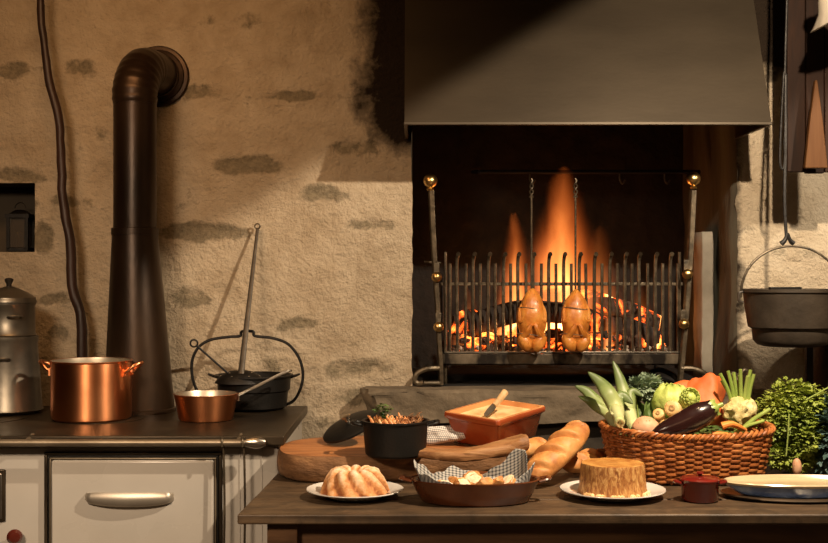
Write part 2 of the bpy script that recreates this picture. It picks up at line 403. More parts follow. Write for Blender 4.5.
MKALE = simple('grey_green_leaf', [(0.3, (0.10, 0.16, 0.10)), (0.7, (0.30, 0.38, 0.24))], 0.6, scale=14, bs_=0.4)
MKALEB = simple('blue_green_leaf', [(0.3, (0.03, 0.07, 0.06)), (0.7, (0.12, 0.20, 0.18))], 0.6, scale=14, bs_=0.4)
MPARS = simple('parsley_leaf', [(0.3, (0.115, 0.1805, 0.018)), (0.55, (0.299, 0.361, 0.05)), (0.8, (0.529, 0.532, 0.12))], 0.5, scale=9, bs_=0.1)
MPSTEM = simple('parsley_stem', [(0.3, (0.22, 0.32, 0.06)), (0.7, (0.42, 0.50, 0.14))], 0.5, scale=9, bs_=0.1)
MROOT = simple('parsnip_skin', [(0.3, (0.60, 0.34, 0.11)), (0.7, (0.84, 0.58, 0.26))], 0.5, scale=16, stretch=(1, 1, 3), bs_=0.35, bscale=40, sss=0.08)
MCUT = simple('cut_root_end', [(0.3, (0.27, 0.144, 0.045)), (0.7, (0.495, 0.306, 0.117))], 0.7, scale=40, bs_=0.4)
MTURN = simple('pinkish_potato', [(0.3, (0.52, 0.24, 0.12)), (0.7, (0.76, 0.46, 0.28))], 0.55, scale=14, bs_=0.3, bscale=60)
MAUB = simple('aubergine_skin', [(0.3, (0.012, 0.0036, 0.0042)), (0.7, (0.03, 0.0102, 0.0084))], 0.22, scale=6, bs_=0.05, coat=0.5)
MSQUA = simple('orange_squash', [(0.3, (0.5202, 0.0896, 0.0184)), (0.55, (0.6141, 0.1433, 0.0316)), (0.8, (0.6647, 0.2388, 0.0841))], 0.6, scale=9, bs_=0.5, bscale=26)
MCELER = simple('celeriac_skin', [(0.3, (0.4851, 0.3375, 0.0976)), (0.5, (0.6691, 0.5625, 0.2509)), (0.75, (0.7695, 0.6991, 0.4321))], 0.6, scale=22, bs_=0.7, bscale=40, bd=0.008)
MSTALK = simple('green_stalk', [(0.3, (0.16, 0.256, 0.04)), (0.7, (0.368, 0.448, 0.112))], 0.35, scale=12, stretch=(1, 1, 0.2), bs_=0.2)
MCARR = simple('carrot', [(0.3, (0.70, 0.20, 0.03)), (0.7, (0.86, 0.34, 0.08))], 0.45, scale=20, bs_=0.3)
MSHRIMP = simple('orange_strips', [(0.3, (0.62, 0.20, 0.05)), (0.6, (0.82, 0.38, 0.14)), (0.8, (0.9, 0.62, 0.36))], 0.45, scale=30, bs_=0.2)
MTWIG = simple('brown_sprig', [(0.3, (0.16, 0.06, 0.02)), (0.7, (0.40, 0.20, 0.08))], 0.6, scale=30, bs_=0.2)
MKBLADE = simple('dark_blade', [(0.3, (0.10, 0.075, 0.05)), (0.7, (0.22, 0.18, 0.13))], 0.35, 0.8, scale=30, bs_=0.1)
MKHAND = wood('pale_knife_wood', (0.38, 0.22, 0.09), (0.55, 0.36, 0.17), (0.70, 0.50, 0.27), (9, 9, 1), 4, 0.5)
MKNOB = simple('dark_red_knob', [(0.3, (0.06, 0.009, 0.006)), (0.7, (0.102, 0.018, 0.0108))], 0.15, scale=6, bs_=0, coat=0.8)
MBAKE = simple('black_plastic', [(0.3, (0.014, 0.011, 0.009)), (0.7, (0.028, 0.022, 0.018))], 0.35, scale=6, bs_=0.05)
MLAMP = simple('grey_lamp_enamel', [(0.3, (0.20, 0.17, 0.13)), (0.7, (0.28, 0.24, 0.19))], 0.3, scale=5, bs_=0.0, coat=0.3)
MTRAY = simple('greasy_tray_metal', [(0.40, (0.015, 0.011, 0.008)), (0.52, (0.10, 0.08, 0.055)), (0.8, (0.26, 0.21, 0.15))], 0.4, 0.5, scale=16, stretch=(1, 1, 0.6), bs_=0.2)
MASH = simple('pale_ash', [(0.3, (0.20, 0.16, 0.12)), (0.7, (0.55, 0.47, 0.38))], 0.95, scale=30, bs_=0.6)

def ember_mat(name, dark, thr=0.5, strength=9, scale=16, dist=1.0):
    m, nt, b, out = M_(name)
    v = texco(nt); n = tnoise(nt, v, scale, 5, 0.6, dist)
    nt.links.new(ramp(nt, tnoise(nt, v, 30, 5), [(0.3, dark), (0.7, tuple(x * 3 for x in dark))]), b.inputs['Base Color'])
    b.inputs['Roughness'].default_value = 0.9
    c = ramp(nt, n, [(thr, (0, 0, 0)), (thr + 0.06, (0.8, 0.09, 0.01)), (thr + 0.13, (1.0, 0.32, 0.05)), (thr + 0.24, (1, 0.75, 0.3))])
    nt.links.new(c, b.inputs['Emission Color']); b.inputs['Emission Strength'].default_value = strength
    bump(nt, b, n, 0.8, 0.01)
    return m
MLOG = ember_mat('charred_log', (0.012, 0.008, 0.006), 0.60, 2.5, 7)
MLOGH = ember_mat('burning_log', (0.02, 0.012, 0.008), 0.50, 3.5, 8)
MCOAL = ember_mat('glowing_coal', (0.03, 0.018, 0.012), 0.52, 5.0, 8)

def flame_mat(name, H, R, strength, seed, lean=0.0):
    "emission only, densest low in the tongue, thinning to the tip and the rim"
    m = bpy.data.materials.new(name); m.use_nodes = True; nt = m.node_tree
    for n in list(nt.nodes): nt.nodes.remove(n)
    out = nt.nodes.new('ShaderNodeOutputMaterial')
    t = nt.nodes.new('ShaderNodeTexCoord')
    mp = nt.nodes.new('ShaderNodeMapping'); mp.inputs['Scale'].default_value = (1, 1, 0.35); mp.inputs['Location'].default_value = (seed, seed * 2, 0)
    nt.links.new(t.outputs['Object'], mp.inputs[0])
    nz = tnoise(nt, mp.outputs[0], 14, 3, 0.5, 0.3)
    sp = nt.nodes.new('ShaderNodeSeparateXYZ'); nt.links.new(t.outputs['Object'], sp.inputs[0])
    z = math_(nt, 'DIVIDE', sp.outputs[2], H, clamp=True)
    sh = math_(nt, 'MULTIPLY', math_(nt, 'SUBTRACT', nz, 0.5), math_(nt, 'MULTIPLY', z, 0.10))
    x = math_(nt, 'ADD', math_(nt, 'SUBTRACT', sp.outputs[0], math_(nt, 'MULTIPLY', z, lean)), sh)
    y = sp.outputs[1]
    r2 = math_(nt, 'ADD', math_(nt, 'MULTIPLY', x, x), math_(nt, 'MULTIPLY', y, y))
    r = math_(nt, 'SQRT', r2)
    om = math_(nt, 'SUBTRACT', 1.0, z)
    Rz = math_(nt, 'MULTIPLY', math_(nt, 'POWER', om, 0.55), R)
    d = math_(nt, 'SUBTRACT', 1.0, math_(nt, 'DIVIDE', r, math_(nt, 'MAXIMUM', Rz, 0.002)), clamp=True)
    d = math_(nt, 'POWER', d, 1.9)
    d = math_(nt, 'MULTIPLY', d, math_(nt, 'ADD', 0.10, math_(nt, 'POWER', om, 2.4)))
    d = math_(nt, 'MULTIPLY', d, ramp(nt, nz, [(0.3, (0.35, 0.35, 0.35)), (0.65, (1.4, 1.4, 1.4))]))
    em = nt.nodes.new('ShaderNodeEmission')
    nt.links.new(ramp(nt, d, [(0.0, (1.0, 0.16, 0.02)), (0.15, (1.0, 0.27, 0.05)), (0.5, (1.0, 0.42, 0.12)), (0.9, (1.0, 0.60, 0.26))]), em.inputs[0])
    nt.links.new(math_(nt, 'MULTIPLY', d, strength), em.inputs[1])
    nt.links.new(em.outputs[0], out.inputs['Volume'])
    return m

# ------------------------------------------------------------------ the room
WY = 4.27          # face of the back wall
OX0, OX1 = -0.007, 1.15      # fireplace opening
HZ = 0.945         # top of the hearth stone
NX0, NX1, NZ0, NZ1 = -1.62, (35 - 414) * WY / FPX, CZ - (252 - 271.5) * WY / FPX, CZ + (271.5 - 183) * WY / FPX
STONES = [(249, 165, 32, 9, 1.0), (199, 232, 40, 8, .95), (190, 298, 20, 9, .8), (296, 96, 40, 5, .8), (78, 69, 17, 9, .7), (12, 70, 16, 9, .7),
          (205, 91, 30, 8, .7), (104, 132, 13, 14, .5), (18, 175, 30, 7, .8), (70, 202, 26, 6, .6), (44, 237, 9, 14, .8), (320, 194, 24, 8, .75),
          (375, 225, 24, 5, .8), (302, 323, 24, 6, .7), (352, 148, 26, 9, .8), (360, 368, 38, 9, .75), (352, 396, 28, 8, .6), (52, 299, 20, 6, .75),
          (60, 335, 14, 8, .5), (230, 20, 60, 7, .45), (60, 20, 30, 6, .35), (330, 270, 20, 5, .35), (285, 365, 18, 9, .5), (800, 252, 25, 6, .5),
          (756, 226, 16, 6, .5), (745, 300, 8, 10, .4), (404, 262, 8, 16, .4), (340, 425, 22, 8, .5)]
def stone_at(px, py):
    v = 0.0
    for cx, cy, a, b, s in STONES:
        d = ((px - cx) / (a * 1.08)) ** 2 + ((py - cy) / (b * 1.12)) ** 2
        if d < 2.2: v = max(v, s * max(0.0, 1.15 - d * 0.55))
    return v
def build_back_wall():
    bm = nb()
    xs = sorted(set([round(-2.6 + i * 0.0147, 4) for i in range(int(5.0 / 0.0147))] + [NX0, NX1, OX0, OX1]))
    zs = sorted(set([round(0.0 + i * 0.0147, 4) for i in range(int(2.72 / 0.0147))] + [NZ0, NZ1, HZ - 0.003, 2.2]))
    st = bm.verts.layers.float.new('stone'); so = bm.verts.layers.float.new('soot')
    g = []
    for z in zs:
        row = []
        for x in xs:
            px = 414 + x * FPX / WY; py = 271.5 - (z - CZ) * FPX / WY
            s = stone_at(px, py)
            y = WY
            edge = min(1.0, min(abs(x - OX0), abs(x - OX1)) / 0.05) if z > HZ - .06 else 1
            und = 0.010 * noise.noise(Vector((x * 2.2, z * 2.2, 3))) + 0.005 * noise.noise(Vector((x * 7, z * 8, 1))) + 0.0022 * noise.noise(Vector((x * 26, z * 26, 9)))
            rim = 0.010 * exp(-((s - 0.45) / 0.18) ** 2)
            y += und - rim * 0.4 + 0.006 * (s > 0.7)
            xx = x
            if x in (OX0, OX1): xx = x + 0.012 * noise.noise(Vector((z * 6, x, 0))) + 0.006 * noise.noise(Vector((z * 21, x, 5)))
            v = bm.verts.new((xx, y, z)); v[st] = s
            # soot beside the hood on its left, thin streak down the opening's edge, and right of the hood
            k = 0.0
            if x < OX0 + 0.02 and z > 1.72:
                k = max(0.0, 1.0 - (abs(x + 0.03) / 0.24) * (1.0 + 0.5 * max(0, 2.0 - z))) * min(1.0, (z - 1.72) / 0.16)
            if x > OX1 - 0.02 and x < OX1 + 0.12: k = max(k, 0.45 * max(0.0, 1 - (x - OX1) / (0.045 + 0.03 * noise.noise(Vector((0, 0, z * 7))))))
            if z > 2.02 and x > OX1: k = max(k, min(1, (z - 1.95) / 0.2))
            v[so] = min(1.0, k * 1.3)
            row.append(v)
        g.append(row)
    e = 1e-5
    for i in range(len(zs) - 1):
        for j in range(len(xs) - 1):
            x0, x1, z0, z1 = xs[j], xs[j + 1], zs[i], zs[i + 1]
            if x0 >= NX0 - e and x1 <= NX1 + e and z0 >= NZ0 - e and z1 <= NZ1 + e: continue
            if x0 >= OX0 - e and x1 <= OX1 + e and z0 >= HZ - .003 - e and z1 <= 2.2 + e: continue
            bm.faces.new((g[i][j], g[i][j + 1], g[i + 1][j + 1], g[i + 1][j]))
    return struct(obj('wall_back', bm, MW, angle=180))
build_back_wall()

def quads(bm, L):
    for q in L: bm.faces.new([bm.verts.new(p) for p in q])
# niche in the wall
bm = nb(); nd = 0.22
quads(bm, [[(NX0, WY, NZ0), (NX1, WY, NZ0), (NX1, WY + nd, NZ0), (NX0, WY + nd, NZ0)], [(NX0, WY, NZ1), (NX1, WY, NZ1), (NX1, WY + nd, NZ1), (NX0, WY + nd, NZ1)],
           [(NX1, WY, NZ0), (NX1, WY, NZ1), (NX1, WY + nd, NZ1), (NX1, WY + nd, NZ0)], [(NX0, WY, NZ0), (NX0, WY, NZ1), (NX0, WY + nd, NZ1), (NX0, WY + nd, NZ0)],
           [(NX0, WY + nd, NZ0), (NX1, WY + nd, NZ0), (NX1, WY + nd, NZ1), (NX0, WY + nd, NZ1)]])
struct(obj('wall_niche', bm, MROOM, smooth=False))
# firebox behind the opening
FB = 5.10
def firebox():
    bm = nb()
    def grid(p0, u, v, n, m, nrm, amp=0.008):
        P = [[bm.verts.new(Vector(p0) + Vector(u) * i / n + Vector(v) * j / m + Vector(nrm) * (0 if i in (0, n) or j in (0, m) else amp * noise.noise(Vector((i * .7, j * .7, amp * 900))))) for j in range(m + 1)] for i in range(n + 1)]
        for i in range(n):
            for j in range(m): bm.faces.new((P[i][j], P[i + 1][j], P[i + 1][j + 1], P[i][j + 1]))
    z0, z1 = HZ - 0.003, 2.7
    grid((OX0, FB, z0), (OX1 - OX0, 0, 0), (0, 0, z1 - z0), 40, 50, (0, -1, 0), 0.02)
    grid((OX0, WY, z0), (0, FB - WY, 0), (0, 0, z1 - z0), 24, 50, (1, 0, 0), 0.0)
    grid((OX0, WY, z0), (OX1 - OX0, 0, 0), (0, FB - WY, 0), 10, 10, (0, 0, 1), 0.0)
    grid((OX0, WY, 2.2), (OX1 - OX0, 0, 0), (0, 0, 0.5), 10, 10, (0, 0, 1), 0.0)
    return struct(obj('wall_firebox', bm, MSOOT, angle=180))
firebox()
bm = nb()
quads(bm, [[(OX1, WY, HZ - .003), (OX1, FB, HZ - .003), (OX1, FB, 2.7), (OX1, WY, 2.7)]])
bmesh.ops.subdivide_edges(bm, edges=bm.edges[:], cuts=30, use_grid_fill=True)
for v in bm.verts:
    if WY + .01 < v.co.y < FB - .01: v.co.x += 0.012 * noise.noise(v.co * 7) + 0.02 * noise.noise(v.co * 2.3) - 0.01
struct(obj('wall_right_jamb', bm, MJAMB, angle=180))
bm = nb(); box2(bm, (1.085, 4.52, HZ), (1.125, 4.66, 1.50))
bmesh.ops.subdivide_edges(bm, edges=bm.edges[:], cuts=10, use_grid_fill=True)
for v in bm.verts: v.co += Vector((1, 1, 0.3)) * 0.008 * noise.noise(v.co * 11)
struct(obj('trim_1', bm, MGSTONE, angle=180))

def plane(name, q, mat):
    bm = nb(); quads(bm, [q]); return struct(obj(name, bm, mat, smooth=False))
X0, X1, Y0 = -2.6, 2.4, -1.2
plane('floor', [(X0, Y0, 0), (X1, Y0, 0), (X1, WY + .03, 0), (X0, WY + .03, 0)], MFLOOR)
plane('ceiling', [(X0, Y0, 2.7), (X1, Y0, 2.7), (X1, FB + .1, 2.7), (X0, FB + .1, 2.7)], MCEIL)
plane('wall_left', [(X0, Y0, 0), (X0, WY + .03, 0), (X0, WY + .03, 2.72), (X0, Y0, 2.72)], MROOM)
plane('wall_right', [(X1 - .02, Y0, 0), (X1 - .02, WY + .03, 0), (X1 - .02, WY + .03, 2.72), (X1 - .02, Y0, 2.72)], MROOM)
plane('wall_front', [(X0, Y0, 0), (X1, Y0, 0), (X1, Y0, 2.72), (X0, Y0, 2.72)], MROOM)

# ------------------------------------------------------------------ hearth stone and hood
def hearth():
    t = thing('hearth', 'long rough stone hearth slab under the fire grate, behind the table', 'hearth', (0.5, 4.22, 0))
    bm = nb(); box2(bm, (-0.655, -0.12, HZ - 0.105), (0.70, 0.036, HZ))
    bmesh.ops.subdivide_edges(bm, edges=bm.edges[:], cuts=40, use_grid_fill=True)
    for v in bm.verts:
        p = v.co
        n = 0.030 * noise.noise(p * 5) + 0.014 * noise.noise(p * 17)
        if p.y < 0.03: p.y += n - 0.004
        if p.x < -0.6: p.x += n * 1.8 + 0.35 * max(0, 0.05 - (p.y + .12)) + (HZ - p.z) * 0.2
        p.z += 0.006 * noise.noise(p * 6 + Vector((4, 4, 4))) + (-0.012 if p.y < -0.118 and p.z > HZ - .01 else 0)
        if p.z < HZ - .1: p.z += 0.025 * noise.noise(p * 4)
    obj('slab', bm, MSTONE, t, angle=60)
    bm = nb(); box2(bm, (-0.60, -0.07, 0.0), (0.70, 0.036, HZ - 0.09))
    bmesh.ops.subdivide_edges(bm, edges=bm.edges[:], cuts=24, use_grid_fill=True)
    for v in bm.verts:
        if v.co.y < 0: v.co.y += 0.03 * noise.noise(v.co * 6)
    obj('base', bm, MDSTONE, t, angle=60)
hearth()

def hood():
    HY = 3.85
    zb = CZ + 148.5 * HY / FPX
    xl, xr = (404.5 - 414) * HY / FPX, (771.5 - 414) * HY / FPX
    zt = 2.69; yt = HY + (zt - zb) * 0.46
    t = thing('chimney_hood', 'wide brushed grey metal chimney hood over the fireplace', 'hood', ((xl + xr) / 2, WY, zb))
    o = Vector(t.location)
    bm = nb()
    def V(x, y, z): return bm.verts.new(Vector((x, y, z)) - o)
    th = 0.006
    yw = WY - 0.012
    for (a, b, c, d) in [((xl, HY, zb), (xr, HY, zb), (xr, yt, zt), (xl, yt, zt)),
                         ((xl, HY, zb), (xl, yw, zb), (xl, yw, zt), (xl, yt, zt)),
                         ((xr, HY, zb), (xr, yw, zb), (xr, yw, zt), (xr, yt, zt)),
                         ((xl + th, HY + th, zb), (xr - th, HY + th, zb), (xr - th, yt + th, zt), (xl + th, yt + th, zt)),
                         ((xl + th, HY + th, zb), (xl + th, yw, zb), (xl + th, yw, zt), (xl + th, yt, zt)),
                         ((xr - th, HY + th, zb), (xr - th, yw, zb), (xr - th, yw, zt), (xr - th, yt, zt))]:
        bm.faces.new((V(*a), V(*b), V(*c), V(*d)))
    obj('panel', bm, MHOOD, t, smooth=False)
    bm = nb()
    box2(bm, Vector((xl - .002, HY - .004, zb - 0.006)) - o, Vector((xr + .002, HY + .010, zb + 0.004)) - o)
    box2(bm, Vector((xl - .002, HY + .010, zb - 0.006)) - o, Vector((xl + .010, yw, zb + 0.004)) - o)
    box2(bm, Vector((xr - .010, HY + .010, zb - 0.006)) - o, Vector((xr + .002, yw, zb + 0.004)) - o)
    obj('bottom_rim', bm, MHOOD, t, bevel=0.0015)
hood()

# ------------------------------------------------------------------ the fire
def andiron(side):
    D = 4.23
    if side < 0:
        pts = [(431, 190), (432.5, 225), (434.5, 262), (437, 300), (439, 340), (441, 372), (441, 387)]; ball = (430.3, 181); ks = [(436.5, 277), (438.5, 327)]
        lab = 'iron andiron with brass ball top at the left end of the fire grate'
    else:
        pts = [(693, 190), (691.5, 225), (689.5, 262), (687, 300), (684, 340), (681, 372), (680, 387)]; ball = (693.5, 179); ks = [(687.5, 274), (684, 324)]
        lab = 'iron andiron with brass ball top at the right end of the fire grate'
    base = W(pts[-1][0], 0, D); base.z = HZ
    t = thing('andiron', lab, 'andiron', base, 0, 'andirons flanking the fire')
    L = lambda px, py, d=D: W(px, py, d) - base
    bm = nb(); P = [L(*p) for p in pts]; P[-1].z = 0.004
    tube(bm, P, (0.0155, 0.0125), 4, k=5, flat=0.55, up=(0.7, 0.7, 0))
    obj('post', bm, MIRON2, t, bevel=0.002)
    bm = nb(); c = L(*ball)
    lathe(bm, [(0, -0.034), (0.011, -0.034), (0.013, -0.029), (0.008, -0.025), (0.010, -0.022), (0.020, -0.016), (0.0245, -0.005), (0.0255, 0.003), (0.021, 0.015), (0.012, 0.023), (0, 0.026)], 24, c)
    obj('ball', bm, MBRASS, t)
    for k in ks:
        bm = nb(); c = L(k[0], k[1], D - 0.024)
        blob(bm, c, (0.019, 0.017, 0.019), 0.0, 1, 2)
        tube(bm, [c + Vector((0, 0, 0)), c + Vector((0, 0.03, 0))], 0.008, 10)
        obj('knob', bm, MBRASS, t)
        bm = nb(); box(bm, c + Vector((0, 0.016, 0.03)), (0.020, 0.006, 0.04)); obj('clamp', bm, MIRON2, t, bevel=0.002)
    bm = nb()
    s = side
    tube(bm, [(0, 0, 0.012), (0, 0.12, 0.03), (0, 0.35, 0.03), (0, 0.5, 0.012)], 0.010, 8, k=4)
    obj('back_leg', bm, MIRON, t)
    bm = nb()
    tube(bm, [(s * 0.005, 0, 0.064), (s * 0.05, -0.005, 0.062), (s * 0.085, -0.008, 0.045), (s * 0.092, -0.008, 0.02), (s * 0.078, -0.008, 0.011), (s * 0.062, -0.008, 0.014)], 0.009, 8, k=5)
    tube(bm, [(s * 0.005, -0.002, 0.012), (s * 0.06, -0.006, 0.012)], 0.008, 8)
    obj('scroll_foot', bm, MIRON2, t)
andiron(-1); andiron(1)

GY = 4.28
def grate():
    base = W(562, 0, GY); base.z = HZ
    t = thing('fire_grate', 'black iron basket grate with upright hooked bars holding the fire', 'grate', base)
    L = lambda px, py, d=GY: W(px, py, d) - base
    n = 31
    for i in range(n):
        px = 450 + i * (678 - 450) / (n - 1)
        tall = i % 2 == 1
        bm = nb(); rr = 0.0062 if tall else 0.0054
        lean = 0.006 * noise.noise(Vector((i * 1.7, 0, 0)))
        p0 = L(px, 351)
        if tall:
            P = [p0, L(px, 300), L(px, 268), L(px + 0.6, 258, GY - .004), L(px + 1.6, 254, GY - .016), L(px + 1.8, 254.5, GY - .024)]
        else:
            P = [p0, L(px, 300), L(px, 268), L(px, 263.5)]
        for q in P[1:]: q.x += lean * (q.z - p0.z) * 4
        tube(bm, P, [rr, rr, rr * 0.95, rr * 1.15, rr * 1.25] if tall else rr, 8, k=3)
        obj('bar', bm, MIRON2, t)
    bm = nb(); a, b = L(441, 284, GY + .006), L(683, 284, GY + .006); box2(bm, a + Vector((0, 0, -.006)), b + Vector((0, 0.006, .006))); obj('top_rail', bm, MIRON2, t, bevel=0.002)
    bm = nb(); a, b = L(444, 352), L(684, 352); box2(bm, a + Vector((0, -.012, -.005)), b + Vector((0, 0.012, .003))); obj('bottom_rail', bm, MALU, t, bevel=0.002)
    bm = nb(); a = L(443, 365, GY - .02); b = L(684, 354, GY - .02)
    box2(bm, a, Vector((b.x, a.y + 0.006, b.z))); box2(bm, Vector((a.x, a.y, a.z)), Vector((b.x, a.y + 0.48, a.z + 0.006)))
    obj('front_plate', bm, MTRAY, t, bevel=0.0015)
    for px in (445.5, 679.5):
        bm = nb(); p = L(px, 290); tube(bm, [Vector((p.x, .005, 0.004)), Vector((p.x, 0.0, L(px, 252).z))], 0.0055, 8); obj('upright', bm, MIRON2, t)
        bm = nb(); q = L(px, 284); tube(bm, [Vector((q.x, 0, q.z)), Vector((q.x, 0.45, q.z))], 0.005, 8); obj('side_rail', bm, MIRON, t)
        bm = nb(); tube(bm, [Vector((q.x, 0, L(px, 356).z)), Vector((q.x, 0.45, L(px, 356).z))], 0.005, 8); obj('side_rail', bm, MIRON, t)
        bm = nb(); tube(bm, [Vector((p.x, 0.43, 0.004)), Vector((p.x, 0.44, q.z + .03))], 0.0055, 8); obj('rear_upright', bm, MIRON, t)
    bm = nb()
    a = L(441, 263); tube(bm, [a, a + Vector((-0.06, 0.0, 0.004))], 0.004, 8); obj('side_hook', bm, MIRON2, t)
grate()

def log(c, axis, length, r, mat, seed, label):
    t = bpy.data.objects
    bm = nb(); M = orient(axis)
    n = 22; P = []
    rings = []
    for i in range(n):
        f = i / (n - 1); z = (f - .5) * length
        row = []
        for j in range(20):
            a = 2 * pi * j / 20
            rr = r * (1 + 0.22 * noise.noise(Vector((cos(a) * 1.3, sin(a) * 1.3, z * 7 + seed))) + 0.10 * noise.noise(Vector((cos(a) * 4, sin(a) * 4, z * 28 + seed))))
            bend = 0.12 * length * (1 - (2 * f - 1) ** 2)
            row.append(bm.verts.new(M @ Vector((rr * cos(a), rr * sin(a), z)) + Vector((0, 0, bend))))
        rings.append(row)
    for A, B in zip(rings, rings[1:]):
        for j in range(20): bm.faces.new((A[j], A[(j + 1) % 20], B[(j + 1) % 20], B[j]))
    bm.faces.new(rings[0][::-1]); bm.faces.new(rings[-1])
    o = obj('firewood_log', bm, mat, loc=c); tag(o, label, 'log', 'logs in the fire')
    return o
log((0.4582, 4.4466, 1.1417), (1, 0.10, 0.0), 0.52, 0.040, MLOG, 1, 'thick charred log lying across the front of the fire')
log((0.7498, 4.5091, 1.1053), (1, -0.2, -0.12), 0.34, 0.038, MLOG, 5, 'charred log at the right end of the fire, ember lit')
log((0.2187, 4.4779, 1.1313), (0.5, 0.9, -0.2), 0.26, 0.040, MLOGH, 9, 'short glowing log end at the left of the fire')
log((0.5415, 4.6341, 1.1834), (1, 0.25, 0.10), 0.50, 0.042, MLOGH, 14, 'burning log at the back of the fire, glowing orange')

log((0.76, 4.60, 1.17), (1, -0.25, -0.16), 0.36, 0.036, MLOGH, 21, 'burning log at the back right of the fire')
# ember bed
bm = nb(); random.seed(4)
for i in range(110):
    x = random.uniform(0.15, 0.91); y = random.uniform(4.34, 4.70); z = 1.052 + random.uniform(0, 0.075) * (1 - abs(x - .5) * 0.8)
    s = random.uniform(0.016, 0.036)
    blob(bm, (x, y, z), (s, s * random.uniform(.7, 1.2), s * random.uniform(.5, .9)), 0.5, 1.6, 2, i)
o = obj('ember_bed', bm, MCOAL, smooth=False); o['kind'] = 'stuff'; tag(o, 'bed of glowing orange embers and coals in the fire grate', 'embers')
bm = nb()
for i in range(420):
    x = random.uniform(0.13, 0.93); y = random.uniform(4.30, 4.34); z = 1.046 + random.uniform(0, 0.035) * random.random()
    s = random.uniform(0.005, 0.012)
    blob(bm, (x, y, z), (s, s, s * .8), 0.5, 1.6, 1, i)
o = obj('ash', bm, MASH, smooth=False); o['kind'] = 'stuff'; tag(o, 'pale grey ash heaped along the front of the grate', 'ash')

def flame(loc, H, R, strength, seed, label, lean=0.0):
    bm = nb()
    lathe(bm, [(0, 0), (R * .8, 0), (R * 1.05, H * 0.06), (R * 1.05, H * .3), (R * .95, H * .6), (R * .6, H * .85), (R * .3, H), (0, H)], 20, M=Matrix(((1, 0, lean / H, 0), (0, 1, 0, 0), (0, 0, 1, 0), (0, 0, 0, 1))))
    o = obj('flame', bm, flame_mat('flame_light', H, R, strength, seed, lean), loc=loc)
    tag(o, label, 'flame', 'flames of the fire'); return o
def fl(px, ybase, ytop, D, Rpx, strength, seed, label, lean=0.0):
    p = W(px, ybase, D); flame(p, (ybase - ytop) * D / FPX, Rpx * D / FPX, strength, seed, label, lean)
fl(515, 335, 212, 4.56, 27, 85, 1, 'short orange flame rising left of the roasting spits')
fl(562, 345, 166, 4.60, 56, 58, 4, 'tallest orange flame rising between the two spits', 0.006)
fl(600, 335, 225, 4.68, 34, 20, 7, 'low orange flame right of the tallest one')
fl(468, 345, 288, 4.56, 20, 30, 11, 'small low flame at the left end of the fire')
fl(609, 352, 300, 4.42, 10, 90, 13, 'small yellow flame licking up right of the roasts')
fl(640, 340, 280, 4.62, 24, 16, 17, 'faint low flame at the right end of the fire')

# spits with the birds
def spit(px, label, rlabel, seed):
    D = 4.20
    top = W(px, 183, D); bot = W(px, 349, D)
    base = bot.copy()
    t = thing('roasting_spit', label, 'spit', base, 0, 'roasting spits')
    bm = nb(); tube(bm, [Vector((0, 0, 0.0)), top - base - Vector((0, 0, 0.045))], 0.0035, 8); obj('rod', bm, MIRON2, t)
    bm = nb(); h = (top - base).z - 0.05
    for ph in (0, pi):
        tube(bm, [(0.006 * cos(ph + k * .8), 0.006 * sin(ph + k * .8), h + k * 0.005) for k in range(11)], 0.0028, 6)
    tube(bm, [(0, 0, h + .05), (0.004, 0, h + .058), (0, 0, h + .066)], 0.003, 6)
    obj('twisted_top', bm, MIRON2, t)
    bm = nb(); c = W(px, 321, D) - base
    def shape(p):
        k = p.z
        w = 1.0 + 0.07 * sin(3.0 * k) - 0.16 * max(0, k) ** 1.5
        p = Vector((p.x * w, p.y * w, p.z))
        # crease between the trussed thighs and the breast
        g = exp(-((k + 0.42) / 0.10) ** 2) * 0.10 + exp(-((k - 0.50) / 0.09) ** 2) * 0.07
        p.x *= 1 - g; p.y *= 1 - g
        return p
    rb = thing('roast_chicken', rlabel, 'roast', base + c, 0, 'birds roasting before the fire')
    verts = blob(bm, (0, 0, 0), (0.052, 0.050, 0.108), 0.10, 1.5, 4, seed, fn=shape)
    obj('body', bm, MROAST, rb)
    for s in (-1, 1):
        bm = nb(); blob(bm, (s * 0.024, -0.020, -0.072), (0.024, 0.026, 0.036), 0.12, 1.6, 3, seed + s, M=Matrix.Rotation(s * 0.4, 4, 'Y'))
        tube(bm, [(s * 0.030, -0.030, -0.055), (s * 0.016, -0.050, -0.030), (s * 0.006, -0.052, -0.010)], (0.013, 0.007), 8, k=4)
        obj('leg', bm, MROAST, rb)
        bm = nb(); tube(bm, [(s * 0.024, -0.006, 0.064), (s * 0.040, -0.020, 0.034), (s * 0.040, -0.027, 0.000), (s * 0.026, -0.036, 0.018)], (0.011, 0.008), 8, k=4)
        obj('wing', bm, MROAST, rb)
    for zz in (-0.046, 0.045):
        bm = nb(); tube(bm, [((0.053 if zz < 0 else .048) * cos(a), (0.052 if zz < 0 else .046) * sin(a), zz + 0.004 * sin(2 * a)) for a in [2 * pi * k / 24 for k in range(24)]], 0.0016, 5, closed=True)
        obj('string', bm, MTIN, rb)
spit(531.5, 'roasting spit with twisted top holding the left bird', 'golden trussed bird roasting upright on the left spit', 2)
spit(575.5, 'roasting spit with twisted top holding the right bird', 'golden trussed bird roasting upright on the right spit', 6)

